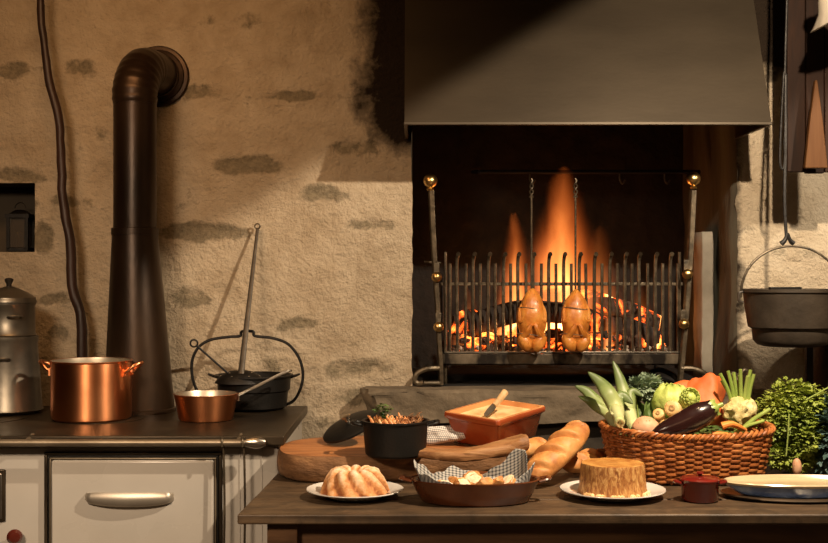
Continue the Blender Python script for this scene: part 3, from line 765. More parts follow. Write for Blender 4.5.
# crane in the dark of the chimney
t = thing('chimney_crane', 'black iron crane bar with hooks in the dark chimney above the fire', 'crane', (0.25, 4.75, 1.5))
bm = nb(); a = W(480, 172, 4.6); b = W(700, 172, 4.6); o_ = Vector(t.location)
tube(bm, [a - o_, b - o_], 0.008, 8); tube(bm, [W(480, 172, 4.6) - o_, W(480, 172, 4.97) - o_ + Vector((-.03, 0, 0))], .008, 8); obj('arm', bm, MIRON, t)
for px in (530, 620, 665):
    bm = nb(); p = W(px, 172, 4.6) - o_
    tube(bm, [p, p + Vector((0, 0, -.03)), p + Vector((0.01, 0, -.045)), p + Vector((0.02, 0, -.03))], 0.004, 6, k=4); obj('hook', bm, MIRON2, t)

# ------------------------------------------------------------------ cooker on the left
SY0, SYB = 3.43, 4.2
TZ = 0.88
def cooker():
    t = thing('cooking_range', 'cream enamel wood-fired cooking range with worn steel top, at the left', 'stove', (-1.0, 3.8, 0))
    o = Vector(t.location)
    V = lambda x, y, z: Vector((x, y, z)) - o
    xr = -0.390; xl = -1.72; fy = 3.46
    bm = nb(); box2(bm, V(xl, fy, 0.10), V(xr, SYB - .01, TZ - 0.03)); obj('body', bm, MENAM, t, bevel=0.012)
    bm = nb(); box2(bm, V(xl, fy + .04, 0.0), V(xr - .03, SYB - .03, 0.11)); obj('plinth', bm, MIRON, t)
    # top plate with overhang
    bm = nb(); box2(bm, V(xl - .02, SY0, TZ - 0.028), V(-0.372, SYB, TZ)); obj('cooktop', bm, MTOP, t, bevel=0.004)
    for (x, y) in ((-1.0, 3.83), (-1.38, 3.83)):
        bm = nb()
        lathe(bm, [(0.135, TZ + .0005), (0.135, TZ + .002), (0.098, TZ + .002), (0.096, TZ + .0003), (0.094, TZ + .002), (0.06, TZ + .002), (0.058, TZ + .0003), (0.056, TZ + .002), (0, TZ + .002)], 40, V(x, y, 0)); obj('hob_ring', bm, MTOP, t)
    # rail along the front
    bm = nb(); zr = CZ - (442.5 - 271.5) * 3.40 / FPX; ry = 3.395
    tube(bm, [V(xl, ry, zr), V(-0.478, ry, zr)], 0.0105, 14); rail = obj('rail', bm, MRAIL, t)
    bm = nb(); lathe(bm, [(0, 0), (0.010, 0), (0.0125, 0.006), (0.013, 0.012), (0.017, 0.03), (0.016, 0.045), (0.009, 0.06), (0, 0.063)], 20, M=orient((1, 0, 0), V(-0.480, ry, zr)), sx=0.8); obj('rail_end', bm, MCHROME, rail)
    for x in (-1.1, -0.50, -1.6):
        bm = nb(); tube(bm, [V(x, ry, zr), V(x, fy + .004, zr + .012)], 0.007, 8); obj('rail_bracket', bm, MRAIL, rail)
    # oven door with frame
    dx0, dx1 = W(47, 0, fy).x, W(219, 0, fy).x
    dz1 = W(0, 453, fy).z; dz0 = 0.30
    bm = nb()
    def frame(bm, x0, x1, z0, z1, w, y0, y1):
        box2(bm, V(x0, y0, z1 - w), V(x1, y1, z1)); box2(bm, V(x0, y0, z0), V(x1, y1, z0 + w))
        box2(bm, V(x0, y0, z0 + w), V(x0 + w, y1, z1 - w)); box2(bm, V(x1 - w, y0, z0 + w), V(x1, y1, z1 - w))
    frame(bm, dx0 - .006, dx1 + .010, dz0 - .006, dz1 + .004, 0.009, fy - .010, fy + .002)
    obj('door_surround', bm, MTOP, t, bevel=0.003)
    bm = nb(); frame(bm, dx0 + .004, dx1, dz0 + .004, dz1 - .006, 0.006, fy - .006, fy + .001); obj('door_gasket', bm, MIRON, t, bevel=0.002)
    bm = nb(); frame(bm, dx0 + .010, dx1 - .006, dz0 + .01, dz1 - .012, 0.005, fy - .013, fy + .001); obj('door_trim', bm, MRAIL, t, bevel=0.002)
    bm = nb(); box2(bm, V(dx0 + .017, fy - .018, dz0 + .017), V(dx1 - .013, fy - .001, dz1 - .019)); door = obj('oven_door', bm, MENAM, t, bevel=0.006)
    hx0, hx1 = W(87, 0, fy).x, W(175, 0, fy).x; hz = W(0, 496, fy).z; cx = (hx0 + hx1) / 2; hl = (hx1 - hx0) / 2
    bm = nb()
    for s in (-1, 1): tube(bm, [V(cx + s * (hl - .018), fy - .015, hz + .004), V(cx + s * (hl - .018), fy - .034, hz + .004)], 0.006, 8)
    rows = []
    for i in range(25):
        u = -1 + 2 * i / 24; x = cx + u * hl; d = -0.024 * (1 - 0.45 * u * u) - .012 + (0.016 if abs(u) > .97 else 0)
        hh = 0.0185 * (1 - 0.35 * abs(u) ** 5); sag = -0.006 * (1 - u * u)
        rows.append([bm.verts.new(V(x, fy + d - .004, hz + hh + sag * .3)), bm.verts.new(V(x, fy + d - .011, hz + hh * .5 + sag * .6)), bm.verts.new(V(x, fy + d - .011, hz - hh * .6 + sag)),
                     bm.verts.new(V(x, fy + d - .002, hz - hh + sag)), bm.verts.new(V(x, fy + d + .003, hz))])
    for A, B in zip(rows, rows[1:]):
        for j in range(5): bm.faces.new((A[j], A[(j + 1) % 5], B[(j + 1) % 5], B[j]))
    bm.faces.new(rows[0]); bm.faces.new(rows[-1][::-1])
    obj('handle', bm, MSATIN, door, angle=80)
    # pilaster strips on the right corner
    for i, (px, w) in enumerate(((240, .002), (262, .002))):
        bm = nb(); x = W(px, 0, fy).x; tube(bm, [V(x, fy - .001, 0.12), V(x, fy - .001, TZ - .045)], w, 8); obj('corner_rib', bm, MENAM, t)
    # ash door plate at the left edge and its knob
    bm = nb(); x1 = W(6, 0, fy).x; box2(bm, V(x1 - .12, fy - .010, W(0, 521, fy).z), V(x1, fy, W(0, 469, fy).z)); pl = obj('vent_plate', bm, MTOP, t, bevel=0.003)
    bm = nb(); box2(bm, V(x1 - .115, fy - .013, W(0, 518, fy).z), V(x1 - .008, fy - .009, W(0, 473, fy).z))
    obj('vent_slide', bm, MCHROME, pl, bevel=0.001)
    bm = nb(); c = W(12, 537, fy - .035); lathe(bm, [(0, -.018), (0.006, -.018), (0.006, 0.0), (0.012, 0.004), (0.021, 0.014), (0.022, 0.022), (0.015, 0.032), (0, 0.036)], 24, M=orient((0.35, -1, 0), V(c.x, fy - .014, c.z)))
    obj('knob', bm, MKNOB, t)
cooker()

def rail_hook(px, ytop, ybot, label, D=3.395):
    zr = CZ - (442.5 - 271.5) * 3.40 / FPX
    x = W(px, 0, D).x
    zb = CZ - (ybot - 271.5) * D / FPX
    t = thing('stove_poker', label, 'poker', (x, D, zr), 0, 'pokers hanging on the stove rail')
    bm = nb()
    P = [(0, -.012, -.010), (0, -.0125, .004), (0, -.006, .0125), (0, .006, .0125), (0, .0125, .004), (0.001, .0135, -.02), (0.003, 0.012, -.10), (0.004, 0.010, -.22), (0.0, 0.010, zb - zr)]
    tube(bm, P, 0.0033, 8, k=4, flat=1)
    obj('rod', bm, MIRON2, t)
    bm = nb(); z = zb - zr
    tube(bm, [(0, .010, z + .005), (0, 0.010, z - .03), (0.012, 0.008, z - .045), (0.024, 0.008, z - .035)], 0.0036, 8, k=4); obj('hooked_end', bm, MIRON2, t)
rail_hook(222.5, 434, 600, 'thin iron poker hanging on the stove rail beside the oven door')
rail_hook(243, 434, 590, 'thin iron poker hanging on the stove rail nearest its pointed end')

def flue():
    base = Vector((-0.922, 4.03, TZ))
    t = thing('flue_pipe', 'dark metal flue pipe rising from the stove and elbowing into the wall', 'flue pipe', base)
    bm = nb()
    zt = W(0, 232, 4.03).z - TZ
    dx = -0.937 + 0.922
    Msk = Matrix(((1, 0, dx / zt, 0), (0, 1, 0, 0), (0, 0, 1, 0), (0, 0, 0, 1)))
    lathe(bm, [(0.121, 0), (0.121, 0.012), (0.117, 0.014), (0.104, zt * .33), (0.090, zt * .66), (0.077, zt * .96), (0.0765, zt), (0.0, zt)], 48, M=Msk); obj('tapered_base', bm, MPIPE, t)
    bm = nb(); P0 = Vector((dx, 0, zt - .01)); zz = 1.925 - TZ
    tube(bm, [P0, Vector((dx, 0, zz))], 0.0715, 40); obj('pipe', bm, MPIPE, t)
    bm = nb(); lathe(bm, [(0.0715, zt - .012), (0.0785, zt - .010), (0.0785, zt + .012), (0.0715, zt + .014)], 40, (dx, 0, 0)); obj('seam_band', bm, MPIPE, t)
    bm = nb()
    path = smooth_path([(dx, 0, zz - .012), (dx, 0.0, zz + .03), (dx + .004, .018, zz + .07), (dx + .010, .055, zz + .106), (dx + .018, .11, zz + .120), (dx + .028, .165, zz + .121), (dx + .030, .20, zz + .121)], 7)
    def rr(tt):
        return 0.073 + (0.0030 * (0.5 + 0.5 * cos(tt * 2 * pi * 13)) if 0.03 < tt < 0.62 else 0)
    tube(bm, path, rr, 40); obj('elbow', bm, MPIPE, t)
    bm = nb(); c = (dx + .030, .232, zz + .118)
    lathe(bm, [(0.070, 0.030), (0.074, 0.030), (0.078, 0.022), (0.090, 0.018), (0.093, 0.010), (0.104, 0.008), (0.109, 0.0), (0.07, 0.0)], 48, M=orient((0, -1, 0), c)); obj('wall_collar', bm, MPIPE, t)
flue()

# crooked pole standing behind the copper pot
bm = nb()
pts = [(40, -40), (41, 10), (44, 45), (50, 85), (58, 113), (60.5, 140), (63, 200), (70, 240), (72, 285), (80, 312), (82, 340), (82, 404)]
P = [W(x, y, 4.14) for x, y in pts]; P[-1].z = TZ + .002
base = P[-1].copy()
tube(bm, [p - base for p in P], (0.0125, 0.0185), 14, k=5)
for v in bm.verts: v.co += v.normal * 0 + Vector((1, 1, 0)) * 0.003 * noise.noise(v.co * 18)
tag(obj('wooden_pole', bm, MSTICK, loc=base), 'crooked dark wooden pole standing behind the large copper pot', 'pole')

def coffee_pot():
    D = 3.98; c = W(9, 0, D); c.z = TZ
    t = thing('coffee_maker', 'tall dull aluminium two-tier coffee pot at the left end of the stove', 'coffee pot', c)
    s = D / FPX
    zz = lambda y: CZ - (y - 271.5) * s - TZ
    b0 = 0.0015
    bm = nb(); lathe(bm, [(0, b0), (36 * s * .78, b0), (.110, b0 + .012), (.107, .02), (.0915, zz(343)), (.094, zz(340)), (.094, zz(336)), (0, zz(336))], 48); lo = obj('lower_pot', bm, MALU, t)
    bm = nb(); z0 = zz(336); z1 = zz(303)
    lathe(bm, [(0, z0), (.086, z0), (.089, z0 + .004), (.084, z0 + .01), (.083, z1 - .01), (.086, z1 - .006), (.086, z1), (.0835, z1 + .001), (.083, z1 + .006), (0, z1 + .006)], 48); obj('upper_pot', bm, MALU, t)
    bm = nb(); z2 = zz(290)
    lathe(bm, [(.088, z1 + .001), (.089, z1 + .006), (.086, z1 + .012), (.085, z1 + .018), (.060, z1 + .035), (.03, z2 + .006), (.012, z2 + .012), (0, z2 + .012)], 48); lid = obj('lid', bm, MALU, t)
    bm = nb(); lathe(bm, [(0, z2 + .008), (.008, z2 + .008), (.009, z2 + .020), (.014, z2 + .030), (.0145, z2 + .036), (.008, z2 + .040), (0, z2 + .040)], 20); obj('lid_knob', bm, MBAKE, lid)
    def ear(z, r, d):
        bm = nb(); a0 = radians(-75)
        q = []
        for k, (dr, da, dz) in enumerate(((0, -.22, .0), (.018, -.22, .004), (.026, -.1, .006), (.026, .1, .006), (.018, .22, .004), (0, .22, 0))):
            a = a0 + da + d; q.append(((r + dr) * cos(a), (r + dr) * sin(a), z + dz))
        tube(bm, q, 0.0035, 8, k=4); return obj('handle', bm, MALU, t)
    ear(zz(317), .0835, 0.25); ear(zz(358), .094, -.15)
    bm = nb()
    for i in range(14):
        x = -.115 + i * .0175; box(bm, (x, 0, 0.0007), (0.006, 0.20, 0.0014))
coffee_pot()

def copper_pot():
    D = 3.82; c = W(91.5, 0, D); c.z = TZ + .002
    t = thing('copper_stockpot', 'large polished copper pot with two handles on the stove', 'pot', c)
    R = 39.5 * D / FPX; H = (421 - 362) * D / FPX * .985
    bm = nb(); lathe(bm, [(0, 0), (R * .93, 0), (R * .985, .005), (R, .016), (R, H - .004), (R + .0035, H), (R + .001, H + .002), (R - .003, H + .001)], 64); obj('body', bm, MCOPPER, t)
    bm = nb(); lathe(bm, [(R - .0025, H + .001), (R - .004, H - .01), (R - .004, .02), (R - .02, .006), (0, .006)], 64); obj('lining', bm, MTIN, t)
    for s, a in ((-1, radians(172)), (1, radians(-12))):
        bm = nb(); q = []
        for (dr, da, dz) in ((.0, -.20, -.035), (.008, -.20, -.034), (.030, -.15, -.016), (.046, 0, -.006), (.030, .15, -.016), (.008, .20, -.034), (0, .20, -.035)):
            q.append(((R + dr) * cos(a + da), (R + dr) * sin(a + da), H + dz + .002))
        tube(bm, q, 0.0058, 10, k=5)
        for da in (-.2, .2): box(bm, ((R + .003) * cos(a + da), (R + .003) * sin(a + da), H - .035), (.008, .022, .024), a + da)
        obj('handle', bm, MCOPPER, t)
        bm = nb()
        for da in (-.2, .2):
            for dz in (-.042, -.028): blob(bm, ((R + .0065) * cos(a + da), (R + .0065) * sin(a + da), H + dz), (.004, .004, .004), 0, 1, 1)
        obj('rivets', bm, MCOPPER, t)
copper_pot()

def saute_pan():
    D = 3.80; c = W(206, 0, D); c.z = TZ + .002
    t = thing('copper_pan', 'small flared copper saucepan with long pale metal handle on the stove', 'pan', c)
    R1 = 31.5 * D / FPX; R0 = 27 * D / FPX; H = .082
    bm = nb(); lathe(bm, [(0, 0), (R0 * .95, 0), (R0, .004), (R1, H - .004), (R1 + .003, H), (R1 - .001, H + .001)], 56); obj('body', bm, MCOPPER, t)
    bm = nb(); lathe(bm, [(R1 - .0015, H + .0005), (R1 - .004, H - .006), (R0 - .003, .01), (R0 - .01, .005), (0, .005)], 56); obj('lining', bm, MTIN, t)
    a = radians(24); d = Vector((cos(a), sin(a), 0)); n = Vector((-sin(a), cos(a), 0))
    bm = nb(); p0 = d * (R1 + .001) + Vector((0, 0, H - .012)); p1 = d * (R1 + .17) + Vector((0, 0, H + .062))
    tube(bm, [p0 + n * .014, p0.lerp(p1, .25) + n * .006, p0.lerp(p1, .6) + n * .008, p1 + n * .010, p1 + d * .012, p1 - n * .010, p0.lerp(p1, .6) - n * .008, p0.lerp(p1, .25) - n * .006, p0 - n * .014], .0036, 8, k=5)
    obj('handle', bm, MCHROME, t)
    bm = nb(); box(bm, d * (R1 + .001) + Vector((0, 0, H - .016)), (.006, .045, .022), a); obj('handle_plate', bm, MCHROME, t, bevel=.002)
saute_pan()

def iron_pot():
    D = 4.10; c = W(254, 0, D); c.z = TZ + .002
    t = thing('iron_cooking_pot', 'black iron pot with a tall round bail handle at the right end of the stove', 'pot', c)
    s = D / FPX
    R = 36 * s; H = (409 - 375) * s
    bm = nb(); lathe(bm, [(0, 0), (R * .80, 0), (R * .90, .008), (R * .95, H * .52), (R * 1.0, H * .56), (R * 1.02, H * .94), (R * 1.09, H * .96), (R * 1.09, H), (R * 1.0, H), (R * .95, H * .9), (R * .88, .012), (0, .010)], 56); obj('body', bm, MCAST, t)
    for k in (-1, 1):
        bm = nb()
        tube(bm, [(k * R * 1.02, 0, H * .93), (k * (R + .020), 0, H * .97), (k * (R + .034), 0, H * 1.02)], (.010, .006), 8, k=4, flat=.6)
        obj('lug', bm, MCAST, t)
    # bail: wide loop with a small kink on top; it has dropped behind and below the rim
    bm = nb(); pts = []
    def q(px, py, dy=0): 
        w = W(px, py, D); return Vector((w.x - c.x, dy, w.z - c.z))
    lst = [(213, 404, .02), (200, 396, .01), (193, 380, .0), (192, 362, 0), (198, 348, 0), (210, 340, 0), (228, 337, 0), (240, 336, 0), (242, 331.5, 0), (253, 331.5, 0), (255, 336, 0), (272, 338, 0), (288, 344, 0), (299, 358, 0), (303, 374, 0), (300, 390, .0), (292, 402, .01), (278, 407, .02)]
    tube(bm, [q(*p) for p in lst], .0052, 8, k=5); obj('bail_handle', bm, MIRON, t)
iron_pot()

def skimmer():
    D = 4.02; c = W(240, 383, D)
    t = thing('skimmer', 'long-handled iron skimmer leaning on the wall, its bowl on the iron pot', 'skimmer', c)
    bm = nb(); lathe(bm, [(.074, 0), (.072, .005), (.057, .026), (.032, .040), (0, .045), (0, .042), (.031, .037), (.054, .023), (.070, 0)], 36, sx=1.15, sy=.8)
    obj('bowl', bm, MIRON, t)
    bm = nb()
    for i in range(7):
        for j in range(3):
            a = 2 * pi * i / 7 + j * .4; r = (.02, .041, .057)[j]; z = (.0435, .036, .0255)[j]
            blob(bm, (r * cos(a) * 1.15, r * sin(a) * .8, z), (.0035, .0035, .0015), 0, 1, 1)
    obj('perforations', bm, MTIN, t)
    bm = nb(); p0 = W(241, 374, 3.99) - c; p1 = W(257.5, 229, 4.235) - c
    tube(bm, [p0, p0.lerp(p1, .3), p0.lerp(p1, .9), p1], [.011, .0095, .006, .0055], 8, k=3, flat=.5)
    obj('handle', bm, MIRON3, t)
    bm = nb(); tube(bm, [p1 + Vector((.009 * cos(a), 0, .010 + .009 * sin(a))) for a in [2 * pi * k / 14 for k in range(14)]], .0032, 6, closed=True); obj('hanging_ring', bm, MIRON2, t)
skimmer()
def small_ladle():
    D = 4.0; c = W(231, 376, D)
    t = thing('iron_ladle', 'short iron ladle with a ring end resting in the black iron pot', 'ladle', c)
    p1 = W(196.5, 345.5, 3.97) - c; p0 = Vector((0, 0, 0))
    bm = nb(); tube(bm, [p0, p1], .0036, 8); obj('handle', bm, MIRON, t)
    bm = nb(); dd = p1.normalized(); cc = p1 + dd * .011
    tube(bm, [cc + dd * .012 * cos(a) + dd.cross(Vector((0, 1, 0))).normalized() * .012 * sin(a) for a in [2 * pi * k / 18 for k in range(18)]], .0033, 6, closed=True); obj('ring', bm, MIRON, t)
    bm = nb(); lathe(bm, [(0, -.012), (.022, -.006), (.032, .008), (.029, .008), (.02, -.002), (0, -.008)], 24, c=(.02, .02, -.003)); obj('cup', bm, MIRON, t)
small_ladle()

def lantern():
    D = WY + .09; c = W(20.5, 0, D); c.z = NZ0 + .002
    t = thing('lantern', 'small black lantern standing in the wall niche', 'lantern', c)
    w, h = .078, .135
    bm = nb(); box(bm, (0, 0, .008), (w, w, .016)); obj('base', bm, MIRON, t, bevel=.003)
    for sx in (-1, 1):
        for sy in (-1, 1):
            bm = nb(); box(bm, (sx * (w / 2 - .006), sy * (w / 2 - .006), h / 2), (.012, .012, h - .02)); obj('corner_post', bm, MIRON, t)
    bm = nb(); box(bm, (0, 0, h - .006), (w + .008, w + .008, .014)); lathe(bm, [(.045, h), (.03, h + .012), (.014, h + .018), (0, h + .018)], 4, M=Matrix.Rotation(pi / 4, 4, 'Z')); obj('roof', bm, MIRON, t)
    g, nt, b, out = M_('lantern_glass'); b.inputs['Base Color'].default_value = (.10, .08, .06, 1); b.inputs['Roughness'].default_value = .25; b.inputs['Transmission Weight'].default_value = .5
    bm = nb(); box(bm, (0, 0, h / 2), (w - .016, w - .016, h - .03)); obj('glass', bm, g, t)
    bm = nb(); lathe(bm, [(0, .018), (.014, .018), (.014, .07), (.004, .075), (0, .075)], 16); obj('candle', bm, MCREAM, t)
    bm = nb(); tube(bm, [(.0 + .02 * cos(a), 0, h + .024 + .02 * sin(a)) for a in [pi * k / 8 for k in range(9)]], .002, 6); obj('ring_handle', bm, MIRON, t)
lantern()

# ------------------------------------------------------------------ right side: cauldron, hanger, board, lamp
def cauldron():
    D = 3.85; s = D / FPX; cx = 791.5
    ztop = CZ - (289 - 271.5) * s; c = Vector(((cx - 414) * s, D, CZ - (346 - 271.5) * s))
    t = thing('cauldron', 'black iron cauldron hanging from a hook at the right of the fireplace', 'cauldron', c)
    H = ztop - c.z; R = 47 * s
    bm = nb()
    lathe(bm, [(0, 0), (R * .60, 0), (R * .72, .006), (R * .80, .020), (R * .82, H * .30), (R * .90, H * .34), (R * .97, H * .70), (R, H * .93), (R * 1.04, H * .95), (R * 1.04, H), (R * .97, H), (R * .93, H * .7), (R * .8, H * .3), (R * .6, .008), (0, .008)], 64)
    obj('body', bm, MCAUL, t)
    for k in (-1, 1):
        bm = nb(); tube(bm, [(k * (R + .006), 0, H * .95), (k * (R + .016), 0, H * .93), (k * (R + .017), 0, H * .80), (k * (R + .004), 0, H * .76)], .005, 8, k=5); obj('ear', bm, MCAUL, t)
    bm = nb(); zt = CZ - (246 - 271.5) * s - c.z; rb = R + .012; hh = zt - H * .85
    tube(bm, [(rb * cos(a), 0, H * .85 + hh * sin(a) ** .9) for a in [pi * k / 30 for k in range(31)]], .0042, 8); obj('bail_handle', bm, MIRON2, t)
    bm = nb(); lathe(bm, [(R * .90, H * .965), (R * .92, H * .985), (R * .4, H * 1.0), (0, H * 1.0), (0, H * .97), (R * .4, H * .97)], 48); lid = obj('lid', bm, MCAUL, t)
    bm = nb(); box(bm, (-.03, -.03, H * 1.01), (.10, .025, .010)); obj('lid_strap', bm, MIRON, lid, bevel=.002)
    # hanger
    hz = zt + c.z; x = (786 - 414) * s
    t = thing('pot_hanger', 'long iron rod with chain link and hook holding up the cauldron', 'hanger', (x, D, 2.68))
    o = Vector((x, D, 2.68)); L = lambda px, py: W(px, py, D) - o
    bm = nb(); tube(bm, [Vector((L(787, 0).x, 0, 0)), L(787, 0), L(785, 75)], .0048, 8); obj('upper_rod', bm, MIRON, t)
    bm = nb(); p = [L(784, 72), L(782, 110), L(780, 150), L(780.5, 166), L(783.5, 168), L(785, 155), L(784, 140)]
    tube(bm, p, .0042, 8, k=5); obj('catch_loop', bm, MIRON, t)
    bm = nb(); tube(bm, [L(786, 74), L(785.5, 140), L(784.5, 200), L(786.5, 238)], .0055, 8, k=3, flat=.7); obj('lower_rod', bm, MIRON, t)
    bm = nb(); m = L(787.5, 240); tube(bm, [m + Vector((-.02, 0, -.012)), m + Vector((-.008, 0, 0.0)), m + Vector((.0, 0, .022))], (.009, .005), 8, k=4); tube(bm, [m + Vector((.02, 0, -.012)), m + Vector((.008, 0, 0.0)), m + Vector((.0, 0, .022))], (.009, .005), 8, k=4); obj('hook', bm, MIRON, t)
cauldron()

def right_bits():
    # dark plank panel hanging beside the hood
    D = 3.92; p0 = W(787, 172, D); p1 = W(862, -30, D)
    t = thing('hanging_board', 'dark wooden plank board hung high on the wall right of the hood', 'board', Vector((p0.x, D, p0.z)))
    for i in range(4):
        w = (p1.x - p0.x) / 4; bm = nb(); box2(bm, (i * w + .001, 0, -.004 * (i % 2)), ((i + 1) * w - .001, .025, 2.66 - p0.z)); obj('plank', bm, MPLANK, t, bevel=.003)
    # tapering tan wooden tool
    D2 = 3.86; b = W(816, 168, D2)
    bm = nb(); a = [W(x, y, D2) - b for x, y in ((805, 168), (828, 168), (823, 120), (817.5, 80), (815.5, 80), (810, 120))]
    f = [bm.verts.new(p) for p in a]; g = [bm.verts.new(p + Vector((0, .022, 0))) for p in a]
    bm.faces.new(f); bm.faces.new(g[::-1])
    for i in range(6): bm.faces.new((f[i], g[i], g[(i + 1) % 6], f[(i + 1) % 6]))
    tag(obj('wooden_wedge', bm, MTAN, loc=b, bevel=.003), 'pale tapered wooden wedge hanging point up on the dark board', 'tool')
    # lamp at the top right corner
    D3 = 3.6; c = W(832, 8, D3)
    t = thing('pendant_lamp', 'pale glass lamp shade hanging in the top right corner', 'lamp', c)
    bm = nb(); Mx = Matrix.Rotation(radians(-28), 4, 'Y')
    lathe(bm, [(.020, .045), (.028, .035), (.045, .0), (.075, -.028), (.085, -.034), (.082, -.036), (.07, -.030), (.04, -.006), (.02, .03)], 40, M=Mx, fn=lambda r, z, a: (r * (1 + .04 * cos(a * 12) * (r > .05)), z)); obj('lamp_shade', bm, MLAMP, t)
    bm = nb(); lathe(bm, [(0, .02), (.022, .02), (.024, .06), (.012, .075), (0, .075)], 24, M=Mx); obj('socket', bm, MBRASS, t)
    bm = nb(); tube(bm, [Mx @ Vector((0, 0, .07)), Vector((.03, 0, .15)), Vector((.03, 0, 2.69 - c.z))], .003, 6, k=4); obj('cord', bm, MIRON, t)
    # iron stand, right edge, under the cauldron
    D4 = 3.95
    x = W(809, 0, D4).x
    bm = nb(); box2(bm, (-.011, -.011, 0), (.011, .011, CZ - (346 - 271.5) * D4 / FPX)); 
    box2(bm, (-.04, -.04, 0), (.04, .04, .012))
    tag(obj('iron_post', bm, MIRON, loc=(x, D4, 0), bevel=.002), 'square black iron post standing below the cauldron', 'post')
    x0 = W(816, 0, D4).x; zt = CZ - (327 - 271.5) * D4 / FPX
    t = thing('iron_heater', 'tall black iron heater at the right edge behind the cauldron', 'heater', (x0 + .14, D4 + .1, 0))
    bm = nb(); lathe(bm, [(0, 0), (.135, 0), (.135, .02), (.125, .03), (.122, zt - .03), (.118, zt - .02), (0, zt - .02)], 40); obj('body', bm, MIRON, t)
    bm = nb(); lathe(bm, [(.117, zt - .02), (.132, zt - .02), (.136, zt - .012), (.132, zt - .002), (.10, zt), (0, zt)], 40); obj('top_rim', bm, MPIPE, t)
    # twisted fire tool head near the hearth's right end
    b = Vector((W(735, 0, 3.92).x, 3.90, 0)); 
    t = thing('fire_tongs', 'iron fire tongs with twisted head standing right of the hearth', 'tongs', b)
    L = lambda px, py: W(px, py, 3.90) - b
    for k in (-1, 1):
        bm = nb(); tube(bm, [(k * .012, 0, .003), (k * .016, 0, .5), L(733 + k * 2, 398), L(734 + k * 4, 388), L(737 + k * 2, 380), L(738, 375)], .0055, 8, k=4); obj('arm', bm, MIRON2, t)
    bm = nb(); tube(bm, [L(738, 376), L(733, 373), L(731, 377), L(736, 380), L(741, 374), L(744, 370), L(747, 371)], .0060, 8, k=5); obj('handle', bm, MIRON2, t)
right_bits()

# ------------------------------------------------------------------ the table
TT = 0.78
def table():
    t = thing('wooden_table', 'old dark wooden table with thick worn top in the foreground', 'table', (0.5, 3.3, 0))
    o = Vector(t.location)
    y0, y1 = 2.815, 3.76; n = 5
    for i in range(n):
        a = y0 + (y1 - y0) * i / n; b = y0 + (y1 - y0) * (i + 1) / n - .002
        bm = nb(); 
        def xl(y): return -0.415 + (y - y0) * .05 
        vs = box2(bm, Vector((-0.41, a, TT - .024)) - o, Vector((1.75, b, TT)) - o)
        bmesh.ops.subdivide_edges(bm, edges=bm.edges[:], cuts=3, use_grid_fill=True)
        for v in bm.verts:
            if v.co.x + o.x < -.40: v.co.x = xl(v.co.y + o.y) - o.x + .002 * noise.noise(v.co * 20)
        obj('plank', bm, MTABLE, t, bevel=.004, angle=30)
    bm = nb(); box2(bm, Vector((-.335, 2.865, TT - .15)) - o, Vector((1.70, 2.890, TT - .0245)) - o); obj('apron', bm, MTABLE2, t, bevel=.002)
    bm = nb(); box2(bm, Vector((-.335, 2.885, TT - .15)) - o, Vector((-.31, 3.70, TT - .0245)) - o); obj('side_apron', bm, MTABLE2, t, bevel=.002)
    for x in (-.312, 1.66):
        for y in (2.878, 3.68):
            bm = nb()
            box2(bm, Vector((x - .036, y - .036, TT - .16)) - o, Vector((x + .036, y + .036, TT - .0245)) - o)
            lathe(bm, [(.030, 0), (.022, .03), (.032, .06), (.026, .30), (.036, .50), (.024, .56), (.036, .60), (.036, TT - .155)], 20, Vector((x, y, 0)) - o)
            obj('leg', bm, MTABLE2, t, bevel=.003)
table()

def on_table(y): return 0.57 * FPX / (y - 271.5)
# thick live-edge board
BT = TT + .072
def board():
    out = [(-.385, 3.42), (-.372, 3.32), (-.335, 3.255), (-.27, 3.225), (-.16, 3.225), (-.06, 3.245), (.06, 3.275), (.16, 3.285), (.25, 3.33), (.315, 3.40), (.330, 3.47), (.33, 3.60), (.30, 3.66), (.10, 3.66), (-.10, 3.66), (-.25, 3.62), (-.34, 3.56), (-.375, 3.49)]
    P = smooth_path([(x, y, 0) for x, y in out], 5, closed=True)
    c = Vector((-.02, 3.44, TT + .001))
    t = thing('chopping_board', 'thick live-edge wooden board under the black casserole and the orange dish', 'board', c)
    bm = nb(); n = len(P); rings = []
    H = BT - TT - .001
    prof = [(0.96, 0), (1.0, H * .12), (1.012, H * .5), (1.0, H * .88), (.985, H)]
    for k, z in prof:
        row = []
        for p in P:
            q = (p - Vector((c.x, c.y, 0))); w = 1 + .014 * noise.noise(Vector((p.x * 9, p.y * 9, z * 20))) + (.012 * noise.noise(Vector((p.x * 28, p.y * 28, z * 40))) if 0 < z < H * .8 else 0)
            row.append(bm.verts.new((q.x * k * w, q.y * k * w, z)))
        rings.append(row)
    for A, B in zip(rings, rings[1:]):
        for j in range(n): bm.faces.new((A[j], A[(j + 1) % n], B[(j + 1) % n], B[j]))
    bm.faces.new(rings[0][::-1]); bark = obj('edge', bm, MBARK, t, angle=60)
    bm = nb()
    top = [bm.verts.new(v) for v in [(p.x * 1.0, p.y * 1.0, H) for p in [Vector(((q - Vector((c.x, c.y, 0))).x * .985, (q - Vector((c.x, c.y, 0))).y * .985, 0)) for q in P]]]
    bm.faces.new(top)
    obj('top', bm, MBOARD, t, angle=30)
board()

